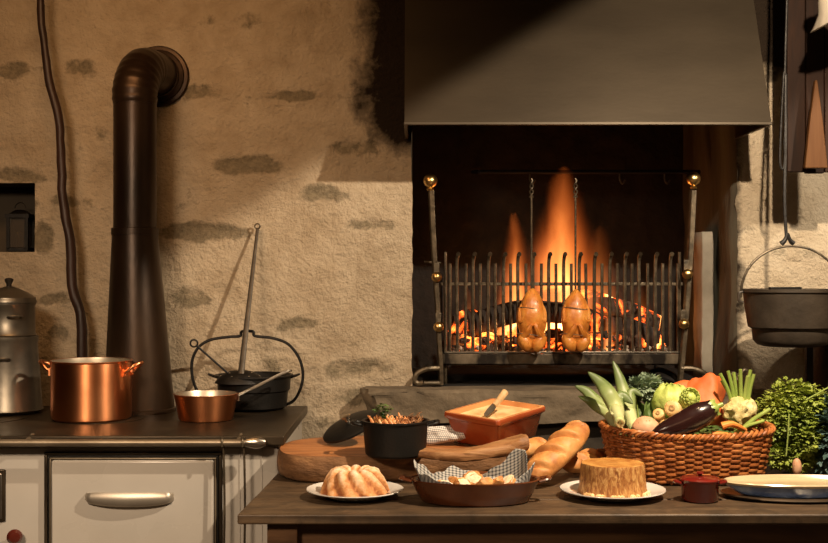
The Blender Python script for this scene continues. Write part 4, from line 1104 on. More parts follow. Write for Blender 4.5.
# long curved board end in front of the orange dish: bent wooden paddle handle
def paddle():
    c = Vector((.02, 3.19, TT + .001))
    pts = [(-.13, .080, .078), (-.07, .055, .079), (.0, .03, .081), (.10, .01, .078), (.20, .02, .092), (.275, .045, .108)]
    bm = nb()
    P = smooth_path(pts, 6); rows = []
    for i, p in enumerate(P):
        f = i / (len(P) - 1); w = .012 + .026 * f ** .7; th = .005 + .017 * f
        T = (P[min(i + 1, len(P) - 1)] - P[max(i - 1, 0)]).normalized(); N = Vector((-T.y, T.x, 0)).normalized()
        row = []
        for j in range(14):
            a = 2 * pi * j / 14; ca, sa = cos(a), sin(a)
            row.append(bm.verts.new(p + N * w * (abs(ca) ** .6) * (1 if ca > 0 else -1) + Vector((0, 0, 1)) * th * (abs(sa) ** .6) * (1 if sa > 0 else -1) + Vector((0, 0, .006 * noise.noise(p * 22 + Vector((j * .5, 0, 0)))))))
        rows.append(row)
    for A, B in zip(rows, rows[1:]):
        for j in range(14): bm.faces.new((A[j], A[(j + 1) % 14], B[(j + 1) % 14], B[j]))
    bm.faces.new(rows[0][::-1]); bm.faces.new(rows[-1])
    tag(obj('wooden_paddle', bm, MPAD, loc=c), 'curved tan wooden paddle lying along the front edge of the thick board', 'paddle')
paddle()

def casserole():
    D = 3.25; s = D / FPX; c = Vector(((395.5 - 414) * s, D, BT + .001))
    t = thing('cast_iron_casserole', 'black cast iron casserole full of orange strips on the board', 'casserole', c)
    R = 32.5 * s; H = CZ - (424 - 271.5) * (D - R) / FPX - c.z
    bm = nb(); lathe(bm, [(0, 0), (R * .86, 0), (R * .93, .006), (R * .97, H * .5), (R, H - .006), (R + .004, H - .004), (R + .004, H), (R - .004, H), (R - .006, H * .5), (R * .84, .008), (0, .008)], 56); obj('body', bm, MCAST, t)
    for k in (-1, 1):
        bm = nb(); tube(bm, [(k * R * .99, -.026, H - .012), (k * (R + .022), -.024, H - .006), (k * (R + .027), 0, H - .005), (k * (R + .022), .024, H - .006), (k * R * .99, .026, H - .012)], .0065, 8, k=5, flat=.7); obj('handle', bm, MCAST, t)
    # contents
    random.seed(3)
    f = thing('casserole_filling', 'orange strips and brown sprigs heaped in the black casserole', 'food', c + Vector((0, 0, H * .72)))
    bm = nb(); lathe(bm, [(0, .012), (R * .5, .010), (R * .92, 0), (R * .92, -.01), (0, -.01)], 24); obj('base_layer', bm, MSHRIMP, f)
    bm = nb()
    for i in range(60):
        a = random.uniform(-.6 * pi, .9 * pi); r = R * .75 * sqrt(random.random()); x, y = r * cos(a) - .02, r * sin(a) * .85
        if abs(x) > R * .8: continue
        b = random.uniform(-.6, .6) + pi / 2; l = random.uniform(.02, .04)
        q0 = Vector((x, y, random.uniform(.004, .016))); q1 = q0 + Vector((cos(b) * l * .4 - .010, sin(b) * l * .3, random.uniform(.008, .026)))
        tube(bm, [q0, q0.lerp(q1, .5) + Vector((-.004, 0, .006)), q1], (.0045, .0018), 6, k=3)
    obj('strips', bm, MSHRIMP, f)
    bm = nb()
    for i in range(55):
        x = random.uniform(-.01, R * .75); y = random.uniform(-.04, .04)
        q = Vector((x, y, .008)); P = [q]
        for k in range(4): q = q + Vector((random.uniform(-.008, .014), random.uniform(-.008, .008), random.uniform(.000, .012))); P.append(q)
        tube(bm, P, .0011, 5, k=3)
    obj('sprigs', bm, MTWIG, f)
    bm = nb()
    for i in range(130):
        u = random.random(); q = Vector((-R * .35 + random.gauss(0, .012), .02 + random.gauss(0, .01), .012 + u * .055))
        leaf(bm, q, random.uniform(0, 2 * pi), random.uniform(-.6, .9), .010)
    obj('herb_leaves', bm, MSAVOY, f, smooth=False)
    # lid leaning to its left
    lc = W(352, 0, 3.42); lc.z = BT + .022
    t = thing('casserole_lid', 'black cast iron lid tilted against the left side of the casserole', 'lid', (-.185, 3.47, BT + .002))
    Mx = Matrix.Translation(Vector((0.0, 0, .050))) @ Matrix.Rotation(radians(-24), 4, 'Y') @ Matrix.Rotation(radians(14), 4, 'X')
    rl = .086
    bm = nb(); lathe(bm, [(0, .016), (.02, .0155), (.05, .011), (rl - .006, .004), (rl, .000), (rl, -.006), (rl - .006, -.007), (rl - .010, 0), (.05, .006), (0, .011)], 48, M=Mx); obj('disc', bm, MCAST, t)
    bm = nb(); lathe(bm, [(0, .014), (.008, .014), (.007, .024), (.014, .028), (.014, .033), (0, .036)], 20, M=Mx); obj('knob', bm, MCHROME, t)

def leaf(bm, p, yaw, pitch, s, lobes=3):
    "a small lobed leaf: three kite blades from one point"
    M = Matrix.Translation(p) @ Matrix.Rotation(yaw, 4, 'Z') @ Matrix.Rotation(pitch, 4, 'Y')
    for k in range(lobes):
        a = (k - (lobes - 1) / 2) * 0.95; L = s * (1.0 if k == (lobes - 1) / 2 else .78)
        R = Matrix.Rotation(a, 4, 'Z')
        pts = [(0, 0, 0), (L * .45, L * .30, L * .10), (L * .75, L * .22, L * .05), (L, 0, -L * .05), (L * .75, -L * .22, L * .05), (L * .45, -L * .30, L * .10)]
        vs = [bm.verts.new(M @ (R @ Vector(q))) for q in pts]
        bm.faces.new(vs)
casserole()

def cloth_mesh(w, h, n, fn):
    bm = nb(); uv = bm.loops.layers.uv.new('UVMap')
    g = [[bm.verts.new(fn(i / n, j / n)) for j in range(n + 1)] for i in range(n + 1)]
    for i in range(n):
        for j in range(n):
            f = bm.faces.new((g[i][j], g[i + 1][j], g[i + 1][j + 1], g[i][j + 1]))
            for l, (a, b) in zip(f.loops, ((i, j), (i + 1, j), (i + 1, j + 1), (i, j + 1))): l[uv].uv = (a / n * w, b / n * h)
    return bm
def solid(o, t=.002):
    s = o.modifiers.new('solid', 'SOLIDIFY'); s.thickness = t; return o

# napkin bundle between casserole and orange dish
def bundle():
    c = Vector((.07, 3.45, BT + .002))
    def fn(u, v):
        a = u * 2 * pi * 1.0; x = (v - .5) * .15
        r = .024 + .006 * sin(3 * a + v * 5) + .004 * noise.noise(Vector((u * 6, v * 6, 1)))
        return Vector((x + .006 * sin(a * 2), r * cos(a) * 1.1, .026 + r * sin(a) * (.95 + .12 * sin(v * 7))))
    o = solid(obj('rolled_napkin', cloth_mesh(1, 1, 40, fn), MGING, loc=c, angle=180)); tag(o, 'rolled checked napkin behind the casserole and the orange dish', 'napkin')
bundle()

def orange_dish():
    c = Vector((.236, 3.49, BT + .010)); rz = radians(52)
    t = thing('terrine_dish', 'rectangular glazed orange terrine dish on the right end of the board', 'dish', c, rz)
    t.rotation_euler = TILT = (Matrix.Rotation(radians(5.5), 3, 'X') @ Matrix.Rotation(rz, 3, 'Z')).to_euler()
    H = .090
    def rect(bm, w, d, z, r=.012):
        v = []
        for sx, sy, a0 in ((1, 1, 0), (-1, 1, 90), (-1, -1, 180), (1, -1, 270)):
            for k in range(5):
                a = radians(a0 + k * 22.5); v.append(bm.verts.new((sx * (w - r) + r * cos(a), sy * (d - r) + r * sin(a), z)))
        return v
    def skin(bm, lst):
        for A, B in zip(lst, lst[1:]):
            for j in range(len(A)): bm.faces.new((A[j], A[(j + 1) % len(A)], B[(j + 1) % len(A)], B[j]))
    w, d = .118, .088
    bm = nb(); L = [rect(bm, w * .84, d * .80, 0), rect(bm, w * .90, d * .88, .006), rect(bm, w, d, H - .022), rect(bm, w * 1.02, d * 1.02, H - .020), rect(bm, w * 1.07, d * 1.10, H - .014), rect(bm, w * 1.07, d * 1.10, H - .002), rect(bm, w * 1.06, d * 1.08, H)]
    skin(bm, L); bm.faces.new(L[0][::-1]); obj('dish', bm, MTERRA, t, angle=50)
    bm = nb(); L = [rect(bm, w * 1.06, d * 1.08, H), rect(bm, w * .98, d * .96, H + .0005), rect(bm, w * .94, d * .92, H - .02), rect(bm, w * .9, d * .88, H - .03)]; skin(bm, L); obj('inner_glaze', bm, MTERRAIN, t, angle=50)
    bm = nb(); a = rect(bm, w * .955, d * .935, H - .014)
    bm.faces.new(a); bmesh.ops.triangulate(bm, faces=bm.faces[:]); bmesh.ops.subdivide_edges(bm, edges=bm.edges[:], cuts=4, use_grid_fill=False)
    for v in bm.verts: v.co.z += .004 * noise.noise(v.co * 30)
    tag(obj('baked_filling', bm, MPATE, loc=c + Vector((0, 0, 0)), angle=180), 'pale baked filling inside the orange terrine dish', 'food').rotation_euler = TILT
    # knife across the rim
    ka, kb = W(482, 417, 3.40), W(507, 391, 3.50); kx = (kb - ka).normalized(); kc = ka + (kb - ka) * .52
    ky = Vector((0, 0, 1)).cross(kx).normalized(); kz = kx.cross(ky)
    k = thing('kitchen_knife', 'old knife with pale wooden handle lying across the orange dish', 'knife', kc)
    k.rotation_euler = (Matrix((kx, ky, kz)).transposed() @ Matrix.Rotation(radians(55), 3, 'X')).to_euler()
    bm = nb(); q = [(-.066, -.004), (-.062, -.009), (-.03, -.012), (.0, -.009), (.0, .006), (-.04, .006), (-.062, .003)]
    prism(bm, q, .002, .0045); obj('blade', bm, MKBLADE, k)
    bm = nb(); tube(bm, [(-.012, -.002, .003), (.01, -.002, .003), (.035, 0, .003), (.058, .002, .003)], (.008, .011), 10, k=4, flat=.75); obj('handle', bm, MKHAND, k)
orange_dish()

def plate(name, label, c, R, mat=MPORC, group='white plates on the table', n=64):
    bm = nb()
    lathe(bm, [(0, .002), (R * .50, .002), (R * .52, 0), (R * .58, 0), (R * .60, .004), (R * .68, .008), (R * .97, .017), (R, .0195), (R * .995, .0215), (R * .95, .0205), (R * .70, .0125), (R * .62, .008), (0, .007)], n)
    return tag(obj(name, bm, mat, loc=c, angle=60), label, 'plate', group)

def bundt():
    D = 3.035; s = D / FPX; c = Vector(((355 - 414) * s, D, TT + .001))
    plate('plate', 'white plate under the sugar-dusted fluted cake at the table front', c, 48.5 * s)
    t = thing('bundt_cake', 'fluted ring cake dusted with sugar on the left plate', 'cake', c + Vector((0, 0, .0078)))
    R = 33.5 * s; H = .063
    def fn(r, z, a):
        k = z / H; amp = .17 * min(1, max(0, (r - R * .25) / (R * .3))) * (1 - .15 * k)
        w = abs(sin((a + k * 0.65) * 5)); return (r * (1 + amp * (w ** .7 - .62)), z + .006 * (w - .5) * (k > .5))
    bm = nb(); lathe(bm, [(0, 0), (R * .97, 0), (R * 1.0, .006), (R * .97, H * .15), (R * .94, H * .3), (R * .88, H * .5), (R * .82, H * .65), (R * .76, H * .78), (R * .70, H * .90), (R * .58, H * .98), (R * .46, H * 1.0), (R * .34, H * .96), (R * .24, H * .85), (R * .2, H * .6), (R * .18, H * .3), (0, H * .3)], 180, fn=fn)
    at = bm.verts.layers.float.new('sugar')
    for v in bm.verts:
        a = math.atan2(v.co.y, v.co.x); k = v.co.z / H; v[at] = abs(sin((a + k * 0.65) * 5)) ** .8 * .55 + .42 * k
    obj('crust', bm, MCAKE, t, angle=180)
bundt()

def timbale():
    D = 3.035; s = D / FPX; c = Vector(((612.5 - 414) * s, D, TT + .001))
    plate('plate', 'white plate under the tall brown moulded cake', c, 52.5 * s)
    R = 33.5 * s; H = .079
    t = thing('moulded_cake', 'round streaky golden brown moulded cake on the right plate', 'cake', c + Vector((0, 0, .0078)))
    def fn(r, z, a):
        return (r * (1 + .012 * noise.noise(Vector((cos(a) * 5, sin(a) * 5, z * 12))) + .008 * noise.noise(Vector((cos(a) * 18, sin(a) * 18, z * 4)))), z + .002 * noise.noise(Vector((cos(a) * r * 40, sin(a) * r * 40, 2))))
    bm = nb(); lathe(bm, [(0, 0), (R * 1.03, 0), (R * 1.03, .008), (R * 1.0, .016), (R * .97, H * .5), (R * .95, H * .9), (R * .92, H * .985), (R * .86, H), (R * .78, H * .985), (R * .72, H * .97), (R * .66, H * .98), (R * .3, H * .975), (0, H * .975)], 96, fn=fn)
    obj('crust', bm, MTIMB, t, angle=50)
    bm = nb(); random.seed(8)
    for i in range(26):
        a = random.uniform(-2.6, -.3); r = R * 1.04; blob(bm, (r * cos(a), r * sin(a), .006), (.007, .006, .006), .4, 2, 1, i)
    obj('base_crumbs', bm, MPATE, t)
timbale()

def bread_dish():
    D = 2.975; s = D / FPX; c = Vector(((475 - 414) * s, D, TT + .001))
    t = thing('oval_clay_dish', 'oval brown glazed clay dish at the table front', 'dish', c)
    R = 64 * s; H = .056; sy = .60
    bm = nb(); lathe(bm, [(0, 0), (R * .80, 0), (R * .84, .003), (R * .92, H * .45), (R, H - .004), (R * 1.015, H - .001), (R * 1.01, H + .002), (R * .97, H), (R * .90, H * .5), (R * .80, .008), (0, .008)], 64, sy=sy); obj('body', bm, MBROWND, t)
    for k in (-1, 1):
        bm = nb(); pts = [(k * R * .985, -.02, H - .004), (k * (R + .020), -.014, H + .001), (k * (R + .024), 0, H + .002), (k * (R + .020), .014, H + .001), (k * R * .985, .02, H - .004)]
        tube(bm, pts, .007, 8, k=5, flat=.6)
        obj('handle', bm, MBROWND, t)
    # checked cloth: lines the dish, folded corners stand up over the rim
    PET = [(172, .048, 26), (215, .020, 22), (38, .074, 24), (-18, .048, 17), (110, .02, 20)]
    def fn(u, v):
        a = 2 * pi * v; deg = math.degrees(a)
        up = 0; out = 0
        for d, h, w in PET:
            dd = (deg - d + 180) % 360 - 180; g = exp(-(dd / w) ** 2); up += h * g; out += g
        k = max(0, u - .72) / .28
        r = min(u / .72, 1) * .84 + k * (.12 * out - .05 * (1 - min(out, 1)))
        X = R * r * cos(a); Y = R * r * sin(a) * sy
        z = .008 + .034 * min(u / .72, 1) ** 2 + k * (up + .004) + .004 * noise.noise(Vector((X * 30, Y * 30, 0))) + .004 * k * sin(a * 17)
        return Vector((X, Y, z))
    bmc = cloth_mesh(1, 1, 72, fn)
    uvl = bmc.loops.layers.uv.active
    for f in bmc.faces:
        for l in f.loops: l[uvl].uv = (l.vert.co.x * 3.2, l.vert.co.y * 4 + l.vert.co.z * 3.2)
    bmesh.ops.remove_doubles(bmc, verts=bmc.verts[:], dist=1e-5)
    o = solid(obj('checked_cloth', bmc, MGING2, loc=c + Vector((0, 0, .004)), angle=180), .0018); tag(o, 'dark checked cloth lining the oval clay dish, corners standing up', 'cloth')
    # bread pieces
    random.seed(21)
    names = ['leftmost', 'second', 'third', 'fourth', 'fifth', 'sixth', 'seventh', 'rightmost']
    spots = [(-.072, -.012, .030), (-.045, .012, .034), (-.028, -.026, .032), (.0, .004, .038), (.022, -.028, .034), (.052, -.006, .036), (.082, .008, .034), (-.006, .036, .036)]
    labs = ['torn bread chunk nearest the left corner of the checked cloth', 'torn bread chunk at the left, behind the leftmost one, in the oval dish', 'small bread chunk at the front left of the oval dish', 'bread chunk in the middle of the pile in the oval dish',
            'bread chunk at the front middle of the oval dish', 'bread piece with pale crumb right of the middle of the oval dish', 'bread chunk nearest the right corner of the checked cloth', 'bread chunk at the back middle of the oval dish']
    for i, (x, y, z) in enumerate(spots):
        t = thing('bread_chunk', labs[i], 'bread', c + Vector((x, y, z + .012)), random.uniform(0, 6), 'bread chunks in the oval dish')
        t.rotation_euler = (random.uniform(-.6, .6), random.uniform(-.6, .6), t.rotation_euler[2])
        sz = random.uniform(.018, .023)
        bm = nb(); blob(bm, (0, 0, 0), (sz * 1.15, sz, sz * .8), .35, 1.6, 3, i, fn=lambda p: Vector((p.x, p.y, min(p.z, .45)))); obj('crust', bm, MBREAD, t)
        bm = nb(); blob(bm, (0, 0, sz * .24), (sz * .98, sz * .85, sz * .25), .3, 2.5, 3, i); obj('crumb', bm, MCRUMB, t)
bread_dish()

def loaf(name, p0, p1, r, label, seed, slashes=5, mat=MBREAD, pinch=None):
    p0, p1 = Vector(p0), Vector(p1); c = (p0 + p1) / 2; ax = p1 - p0; L = ax.length
    t = thing(name, label, 'bread', c, 0, 'loaves of bread on the table')
    X = ax.normalized(); Z = (Vector((0, 0, 1)) - X * X.z).normalized(); Y = Z.cross(X)
    M = Matrix((X, Y, Z)).transposed().to_4x4()
    bm = nb(); n = 90; m = 36; rings = []
    for i in range(n + 1):
        f = i / n; u = 2 * f - 1; w = (1 - abs(u) ** 3.2) ** .5 if abs(u) < 1 else 0
        row = []
        for j in range(m):
            a = 2 * pi * j / m; yy = cos(a); zz = sin(a)
            rr = r * w
            dz = 0
            if zz > .1:
                ph = (f * slashes + yy * .35) % 1.0
                dz = (-.34 * exp(-((ph - .5) / .085) ** 2) + .20 * exp(-((ph - .68) / .10) ** 2)) * zz * (1 if .08 < f < .94 else 0)
            k = 1 + .04 * noise.noise(Vector((f * 6 + seed, yy, zz)))
            row.append(bm.verts.new(M @ Vector((u * L / 2, rr * yy * k * 1.05, rr * (zz * (.85 if zz > 0 else .72) + dz) * k))))
        rings.append(row)
    for A, B in zip(rings, rings[1:]):
        for j in range(m): bm.faces.new((A[j], A[(j + 1) % m], B[(j + 1) % m], B[j]))
    bmesh.ops.remove_doubles(bm, verts=bm.verts[:], dist=1e-5)
    obj('crust', bm, mat, t, angle=70)
    return t
# big scored loaf leaning back on the board's end, and two smaller ones
loaf('bread_loaf', W(527, 483, 3.14), W(585, 425, 3.30), .044, 'big scored golden loaf lying right of the board', 3, 4)
loaf('bread_loaf', (.415, 3.30, TT + .034), (.56, 3.44, TT + .036), .036, 'small loaf mostly hidden behind the big scored loaf and the moulded cake', 8, 3)
loaf('bread_loaf', W(503, 452, 3.34), W(548, 447, 3.42), .034, 'short loaf end between the orange dish and the big scored loaf', 5, 2)

def red_pot():
    D = 2.985; s = D / FPX; c = Vector(((700 - 414) * s, D, TT + .001)); R = 19.5 * s; H = .054
    t = thing('mini_cocotte', 'small dark red lidded pot with two ear handles on the table', 'pot', c)
    bm = nb(); lathe(bm, [(0, 0), (R * .86, 0), (R * .93, .004), (R * .95, H * .8), (R, H * .86), (R, H * .92), (R * .9, H * .92)], 44); obj('body', bm, MRED, t)
    bm = nb(); lathe(bm, [(R * 1.02, H * .93), (R * 1.03, H * .99), (R * .94, H * 1.05), (R * .86, H * 1.03), (R * .80, H * 1.06), (R * .4, H * 1.12), (0, H * 1.13), (0, H * .93)], 44); lid = obj('lid', bm, MRED, t)
    bm = nb(); lathe(bm, [(0, H * 1.10), (.005, H * 1.10), (.005, H * 1.2), (.010, H * 1.25), (.008, H * 1.32), (0, H * 1.33)], 20); obj('lid_knob', bm, MRED, lid)
    for k in (-1, 1):
        bm = nb(); tube(bm, [(k * R * .96, -.010, H * .80), (k * (R + .012), -.009, H * .86), (k * (R + .014), 0, H * .87), (k * (R + .012), .009, H * .86), (k * R * .96, .010, H * .80)], .0045, 8, k=4); obj('handle', bm, MRED, t)
red_pot()

def blue_dish():
    D = 3.03; s = D / FPX; c = Vector(((797 - 414) * s, D, TT + .001))
    bm = nb(); R = 76 * s
    lathe(bm, [(0, .002), (R * .9, 0), (R * .94, .002), (R, .010), (R * 1.0, .013), (R * .96, .010), (R * .9, .005), (0, .006)], 64, sy=.52); tag(obj('oval_tray', bm, MCHROME, loc=c), 'oval silver tray under the blue dish at the right end of the table', 'tray')
    t = thing('oval_blue_dish', 'oval blue dish with cream rim and pale top on a silver tray', 'dish', c + Vector((0, 0, .0065)))
    R = 74 * s; H = .034; sy = .44
    bm = nb(); lathe(bm, [(0, 0), (R * .74, 0), (R * .80, .004), (R * .93, H * .6), (R * .99, H - .005)], 64, sy=sy); obj('outside', bm, MBLUE, t)
    bm = nb(); lathe(bm, [(R * .99, H - .005), (R * 1.01, H), (R * .98, H + .003), (R * .93, H - .002), (R * .90, H - .006), (R * .5, H - .007), (0, H - .007)], 64, sy=sy); obj('inside', bm, MCREAM, t)
blue_dish()

# ------------------------------------------------------------------ basket of vegetables
BC = Vector((.753, 3.325, TT + .001))
def basket():
    t = thing('wicker_basket', 'oval reddish brown wicker basket full of vegetables on the table', 'basket', BC)
    H = .126; N = 40
    def base_r(a, z):
        k = .90 + .13 * (z / H); rx, ry = .222 * k, .150 * k
        e = 2.6; ca, sa = cos(a), sin(a)
        r = 1 / ((abs(ca) / rx) ** e + (abs(sa) / ry) ** e) ** (1 / e); return r
    bm = nb()
    rows = 17
    for k in range(rows):
        z = .008 + (H - .016) * k / (rows - 1); P = []
        for i in range(N * 5):
            a = 2 * pi * i / (N * 5); r = base_r(a, z) + .0048 * cos(a * N / 2 + pi * (k % 2)) ; 
            P.append(Vector((r * cos(a), r * sin(a), z * (1 + .09 * cos(a) ** 2) + .0016 * noise.noise(Vector((a * 4, k, 0))))))
        tube(bm, P, .0043 + .0006 * sin(k * 2.3), 6, closed=True)
    obj('weave', bm, MWICK, t)
    bm = nb()
    for i in range(N):
        a = 2 * pi * i / N; tube(bm, [Vector((base_r(a, z) * cos(a), base_r(a, z) * sin(a), z)) for z in (.002, H * .5, H)], .0042, 6)
    obj('stakes', bm, MWICK, t)
    bm = nb()
    for ph in range(3):
        P = []
        for i in range(260):
            a = 2 * pi * i / 260; th = a * 26 + ph * 2 * pi / 3; r = base_r(a, H) + .0068 * cos(th); P.append(Vector((r * cos(a), r * sin(a), (H + .004) * (1 + .09 * cos(a) ** 2) + .0058 * sin(th))))
        tube(bm, P, .0046, 6, closed=True)
    obj('braided_rim', bm, MWICK, t)
    bm = nb(); rr = []
    for z in (.003, .008):
        rr.append([bm.verts.new((base_r(2 * pi * i / 60, 0) * cos(2 * pi * i / 60) * .98, base_r(2 * pi * i / 60, 0) * sin(2 * pi * i / 60) * .98, z)) for i in range(60)])
    bm.faces.new(rr[0][::-1]); bm.faces.new(rr[1])
    for i in range(60): bm.faces.new((rr[0][i], rr[0][(i + 1) % 60], rr[1][(i + 1) % 60], rr[1][i]))
    obj('bottom', bm, MWICK, t)
basket()

def leek_leaf_mat():
    m, nt, b, out = M_('leek_leaf'); v = texco(nt, (1, 1, 0.4))
    a = nt.nodes.new('ShaderNodeAttribute'); a.attribute_name = 'tip'
    n = tnoise(nt, v, 40, 5)
    f = math_(nt, 'ADD', a.outputs['Fac'], math_(nt, 'MULTIPLY', math_(nt, 'SUBTRACT', n, 0.5), 0.35))
    nt.links.new(ramp(nt, f, [(0.05, (0.62, 0.62, 0.32)), (0.35, (0.34, 0.40, 0.15)), (0.65, (0.15, 0.21, 0.065)), (1.0, (0.075, 0.11, 0.035))]), b.inputs['Base Color'])
    b.inputs['Roughness'].default_value = 0.45; bump(nt, b, n, 0.3, 0.003)
    return m
MLLEAF = leek_leaf_mat()
def blade(bm, P, w, mi=0, fold=.35):
    "a strap leaf folded along its midrib"
    at = bm.verts.layers.float.get('tip') or bm.verts.layers.float.new('tip')
    Q = smooth_path(P, 6); n = len(Q); L = []
    for i, p in enumerate(Q):
        f = i / (n - 1); ww = w * (1 - f ** 3.5) * (.75 + .5 * f if f < .5 else 1) + .0005
        T = (Q[min(i + 1, n - 1)] - Q[max(0, i - 1)]).normalized(); S = T.cross(Vector((0, -1, .2))).normalized(); U = S.cross(T)
        row = [bm.verts.new(p - S * ww - U * ww * fold), bm.verts.new(p - S * ww * .5 - U * ww * fold * .35), bm.verts.new(p), bm.verts.new(p + S * ww * .5 - U * ww * fold * .35), bm.verts.new(p + S * ww - U * ww * fold)]
        for v in row: v[at] = f
        L.append(row)
    for A, B in zip(L, L[1:]):
        for j in range(4):
            f = bm.faces.new((A[j], B[j], B[j + 1], A[j + 1])); f.material_index = mi

def leek(root, tip, leaves, label):
    root, tip = Vector(root), Vector(tip)
    t = thing('leek', label, 'leek', root, 0, 'leeks in the basket')
    bm = nb(); d = tip - root
    tube(bm, [Vector((0, 0, 0)), d * .1, d * .5, d], [.011, .0145, .014, .016, .018], 16, k=4)
    obj('shaft', bm, MLEEKW, t)
    bm = nb()
    for i in range(14):
        a = 6.28 * i / 14; n_ = Vector((.007 * cos(a), 0, .007 * sin(a))); tube(bm, [n_ * .7 - d * .01, n_ * 1.5 - d.normalized() * .010], .0012, 4)
    obj('roots', bm, MCUT, t)
    for (P, w) in leaves:
        bm = nb(); P = [Vector(p) - root for p in P]
        blade(bm, [d * .45 + Vector((0, -.012, .004)), d * .9 + Vector((0, -.012, .006))] + P, w); solid(obj('leaf', bm, MLLEAF, t, angle=180), .0016)
leek(W(620, 423, 3.19), W(615, 408, 3.36), [([W(608, 392, 3.35), W(600, 382, 3.38), W(588, 372, 3.40)], .024), ([W(622, 396, 3.36), W(633, 404, 3.34)], .020)], 'leek with cut root end at the basket\'s left front and leaves fanning up')
leek(W(636, 436, 3.24), W(629, 412, 3.38), [([W(624, 392, 3.40), W(619, 376, 3.42), W(613, 361, 3.44)], .019), ([W(632, 392, 3.40), W(642, 396, 3.40)], .016)], 'leek with the tallest upright leaf at the left of the basket')
leek(W(622, 436, 3.30), W(610, 415, 3.42), [([W(596, 401, 3.44), W(586, 391, 3.46), W(575, 386, 3.47)], .020), ([W(598, 407, 3.42), W(588, 400, 3.42), W(578, 396, 3.44)], .016)], 'leek with darker leaves drooping out over the basket\'s left side')

def leafy(bm, c, R, n, s, seed, squash=(1, 1, 1), lobes=3, up=.2):
    random.seed(seed)
    for i in range(n):
        d = Vector((random.gauss(0, 1), random.gauss(0, 1), random.gauss(0, 1))).normalized()
        r = R * random.uniform(.45, 1.0)
        p = Vector(c) + Vector((d.x * squash[0], d.y * squash[1], d.z * squash[2])) * r
        yaw = math.atan2(d.y, d.x) + random.uniform(-.7, .7); pitch = -math.asin(max(-1, min(1, d.z))) + random.uniform(-.6, .6)
        leaf(bm, p, yaw, pitch, s * random.uniform(.7, 1.25), lobes)

def curly(name, c, R, n, seed, mat, label, cat, squash=(1, 1, .8)):
    t = thing(name, label, cat, c)
    bm = nb(); leafy(bm, (0, 0, 0), R, n, R * .30, seed, squash, 5); obj('leaves', bm, mat, t, smooth=False)
    bm = nb()
    for i in range(6):
        a = random.uniform(0, 6.28); tube(bm, [(0, 0, -R * .8), (cos(a) * R * .3, sin(a) * R * .3, 0)], .003, 6)
    obj('stems', bm, MPSTEM, t)
    return t
curly('curly_kale', W(645, 388, 3.45), .048, 420, 5, MKALE, 'grey-green curly kale at the back left of the basket', 'kale', (1.1, .8, .8))

def cabbage_leaf(c, w, h, mat, label, seed, tilt=0, name='cabbage_leaf'):
    t = thing(name, label, 'leaf', c, 0); t.rotation_euler = (radians(-12), radians(tilt), 0)
    def fn(u, v):
        x, z = (u - .5) * 2, v
        wid = w * sin(pi * min(1, .12 + .80 * z)) ** .6
        X = x * wid; Y = .02 * (x * x) + .010 * sin(z * 9 + x * 4 + seed) * abs(x) + .006 * noise.noise(Vector((x * 4, z * 7, seed)))
        Y -= .025 * z * z
        return Vector((X, -Y - .0, z * h + .006 * noise.noise(Vector((x * 6, z * 5, seed + 3))) - x * x * h * .12))
    solid(obj('blade', cloth_mesh(1, 1, 26, fn), mat, t, angle=180), .0015)
    bm = nb(); tube(bm, [(0, -.004, -.01), (0, -.006, h * .4), (0, -.024, h * .9)], (.005, .0012), 8, k=4); obj('midrib', bm, MLEEKW if mat is MCABB else MPSTEM, t)
cabbage_leaf(W(652, 430, 3.40), .038, .115, MSAVOY, 'broad dark green leaf standing behind the round potato', 1, 14)
cabbage_leaf(W(640, 428, 3.42), .026, .095, MSAVOY, 'narrow dark green leaf between the leeks and the broad dark leaf', 4, -8)

def cabbage(c, R, label):
    t = thing('cabbage', label, 'cabbage', c)
    bm = nb(); blob(bm, (0, 0, 0), (R * .86, R * .86, R * .80), .10, 2.5, 3, 4); obj('heart', bm, MCABB, t)
    random.seed(7)
    for i in range(7):
        a = i * 2 * pi / 7 + .3; el = .5 + .35 * (i % 2)
        def fn(u, v, a=a, i=i):
            th = a + (u - .5) * 1.5; ph = -.7 + v * (1.75 + .1 * (i % 3)); r = R * (.93 + .10 * v * v + .05 * sin(u * 14 + i) * v + .04 * noise.noise(Vector((u * 5, v * 5, i))))
            return Vector((r * cos(th) * cos(ph), r * sin(th) * cos(ph), r * sin(ph) * .92))
        solid(obj('leaf', cloth_mesh(1, 1, 16, fn), MCABB, t, angle=180), .0015)
cabbage(W(671, 403, 3.42), .060, 'pale green cabbage in the middle of the basket')

def artichoke(c, R, label):
    t = thing('artichoke', label, 'artichoke', c); t.rotation_euler = (radians(55), radians(15), 0)
    bm = nb(); blob(bm, (0, 0, 0), (R * .8, R * .8, R * .9), .02, 2, 2); obj('heart', bm, MCABB, t)
    bm = nb()
    for k in range(8):
        z = -.6 + k * .2; r = R * sqrt(max(.05, 1 - z * z)); n = 9
        for i in range(n):
            a = 2 * pi * (i + .5 * (k % 2)) / n; u = Vector((cos(a), sin(a), 0)); s = Vector((-sin(a), cos(a), 0)); b = u * r * .86 + Vector((0, 0, z * R)); tip = u * r * .95 + Vector((0, 0, z * R + R * .42))
            vs = [bm.verts.new(b - s * R * .24), bm.verts.new(b + u * .004), bm.verts.new(b + s * R * .24), bm.verts.new(b.lerp(tip, .7) + s * R * .16 + u * .004), bm.verts.new(tip), bm.verts.new(b.lerp(tip, .7) - s * R * .16 + u * .004)]
            bm.faces.new(vs)
    solid(obj('bracts', bm, MCABB, t, smooth=False), .0012)
artichoke(W(689, 399, 3.34), .027, 'small green artichoke in front of the orange squash')

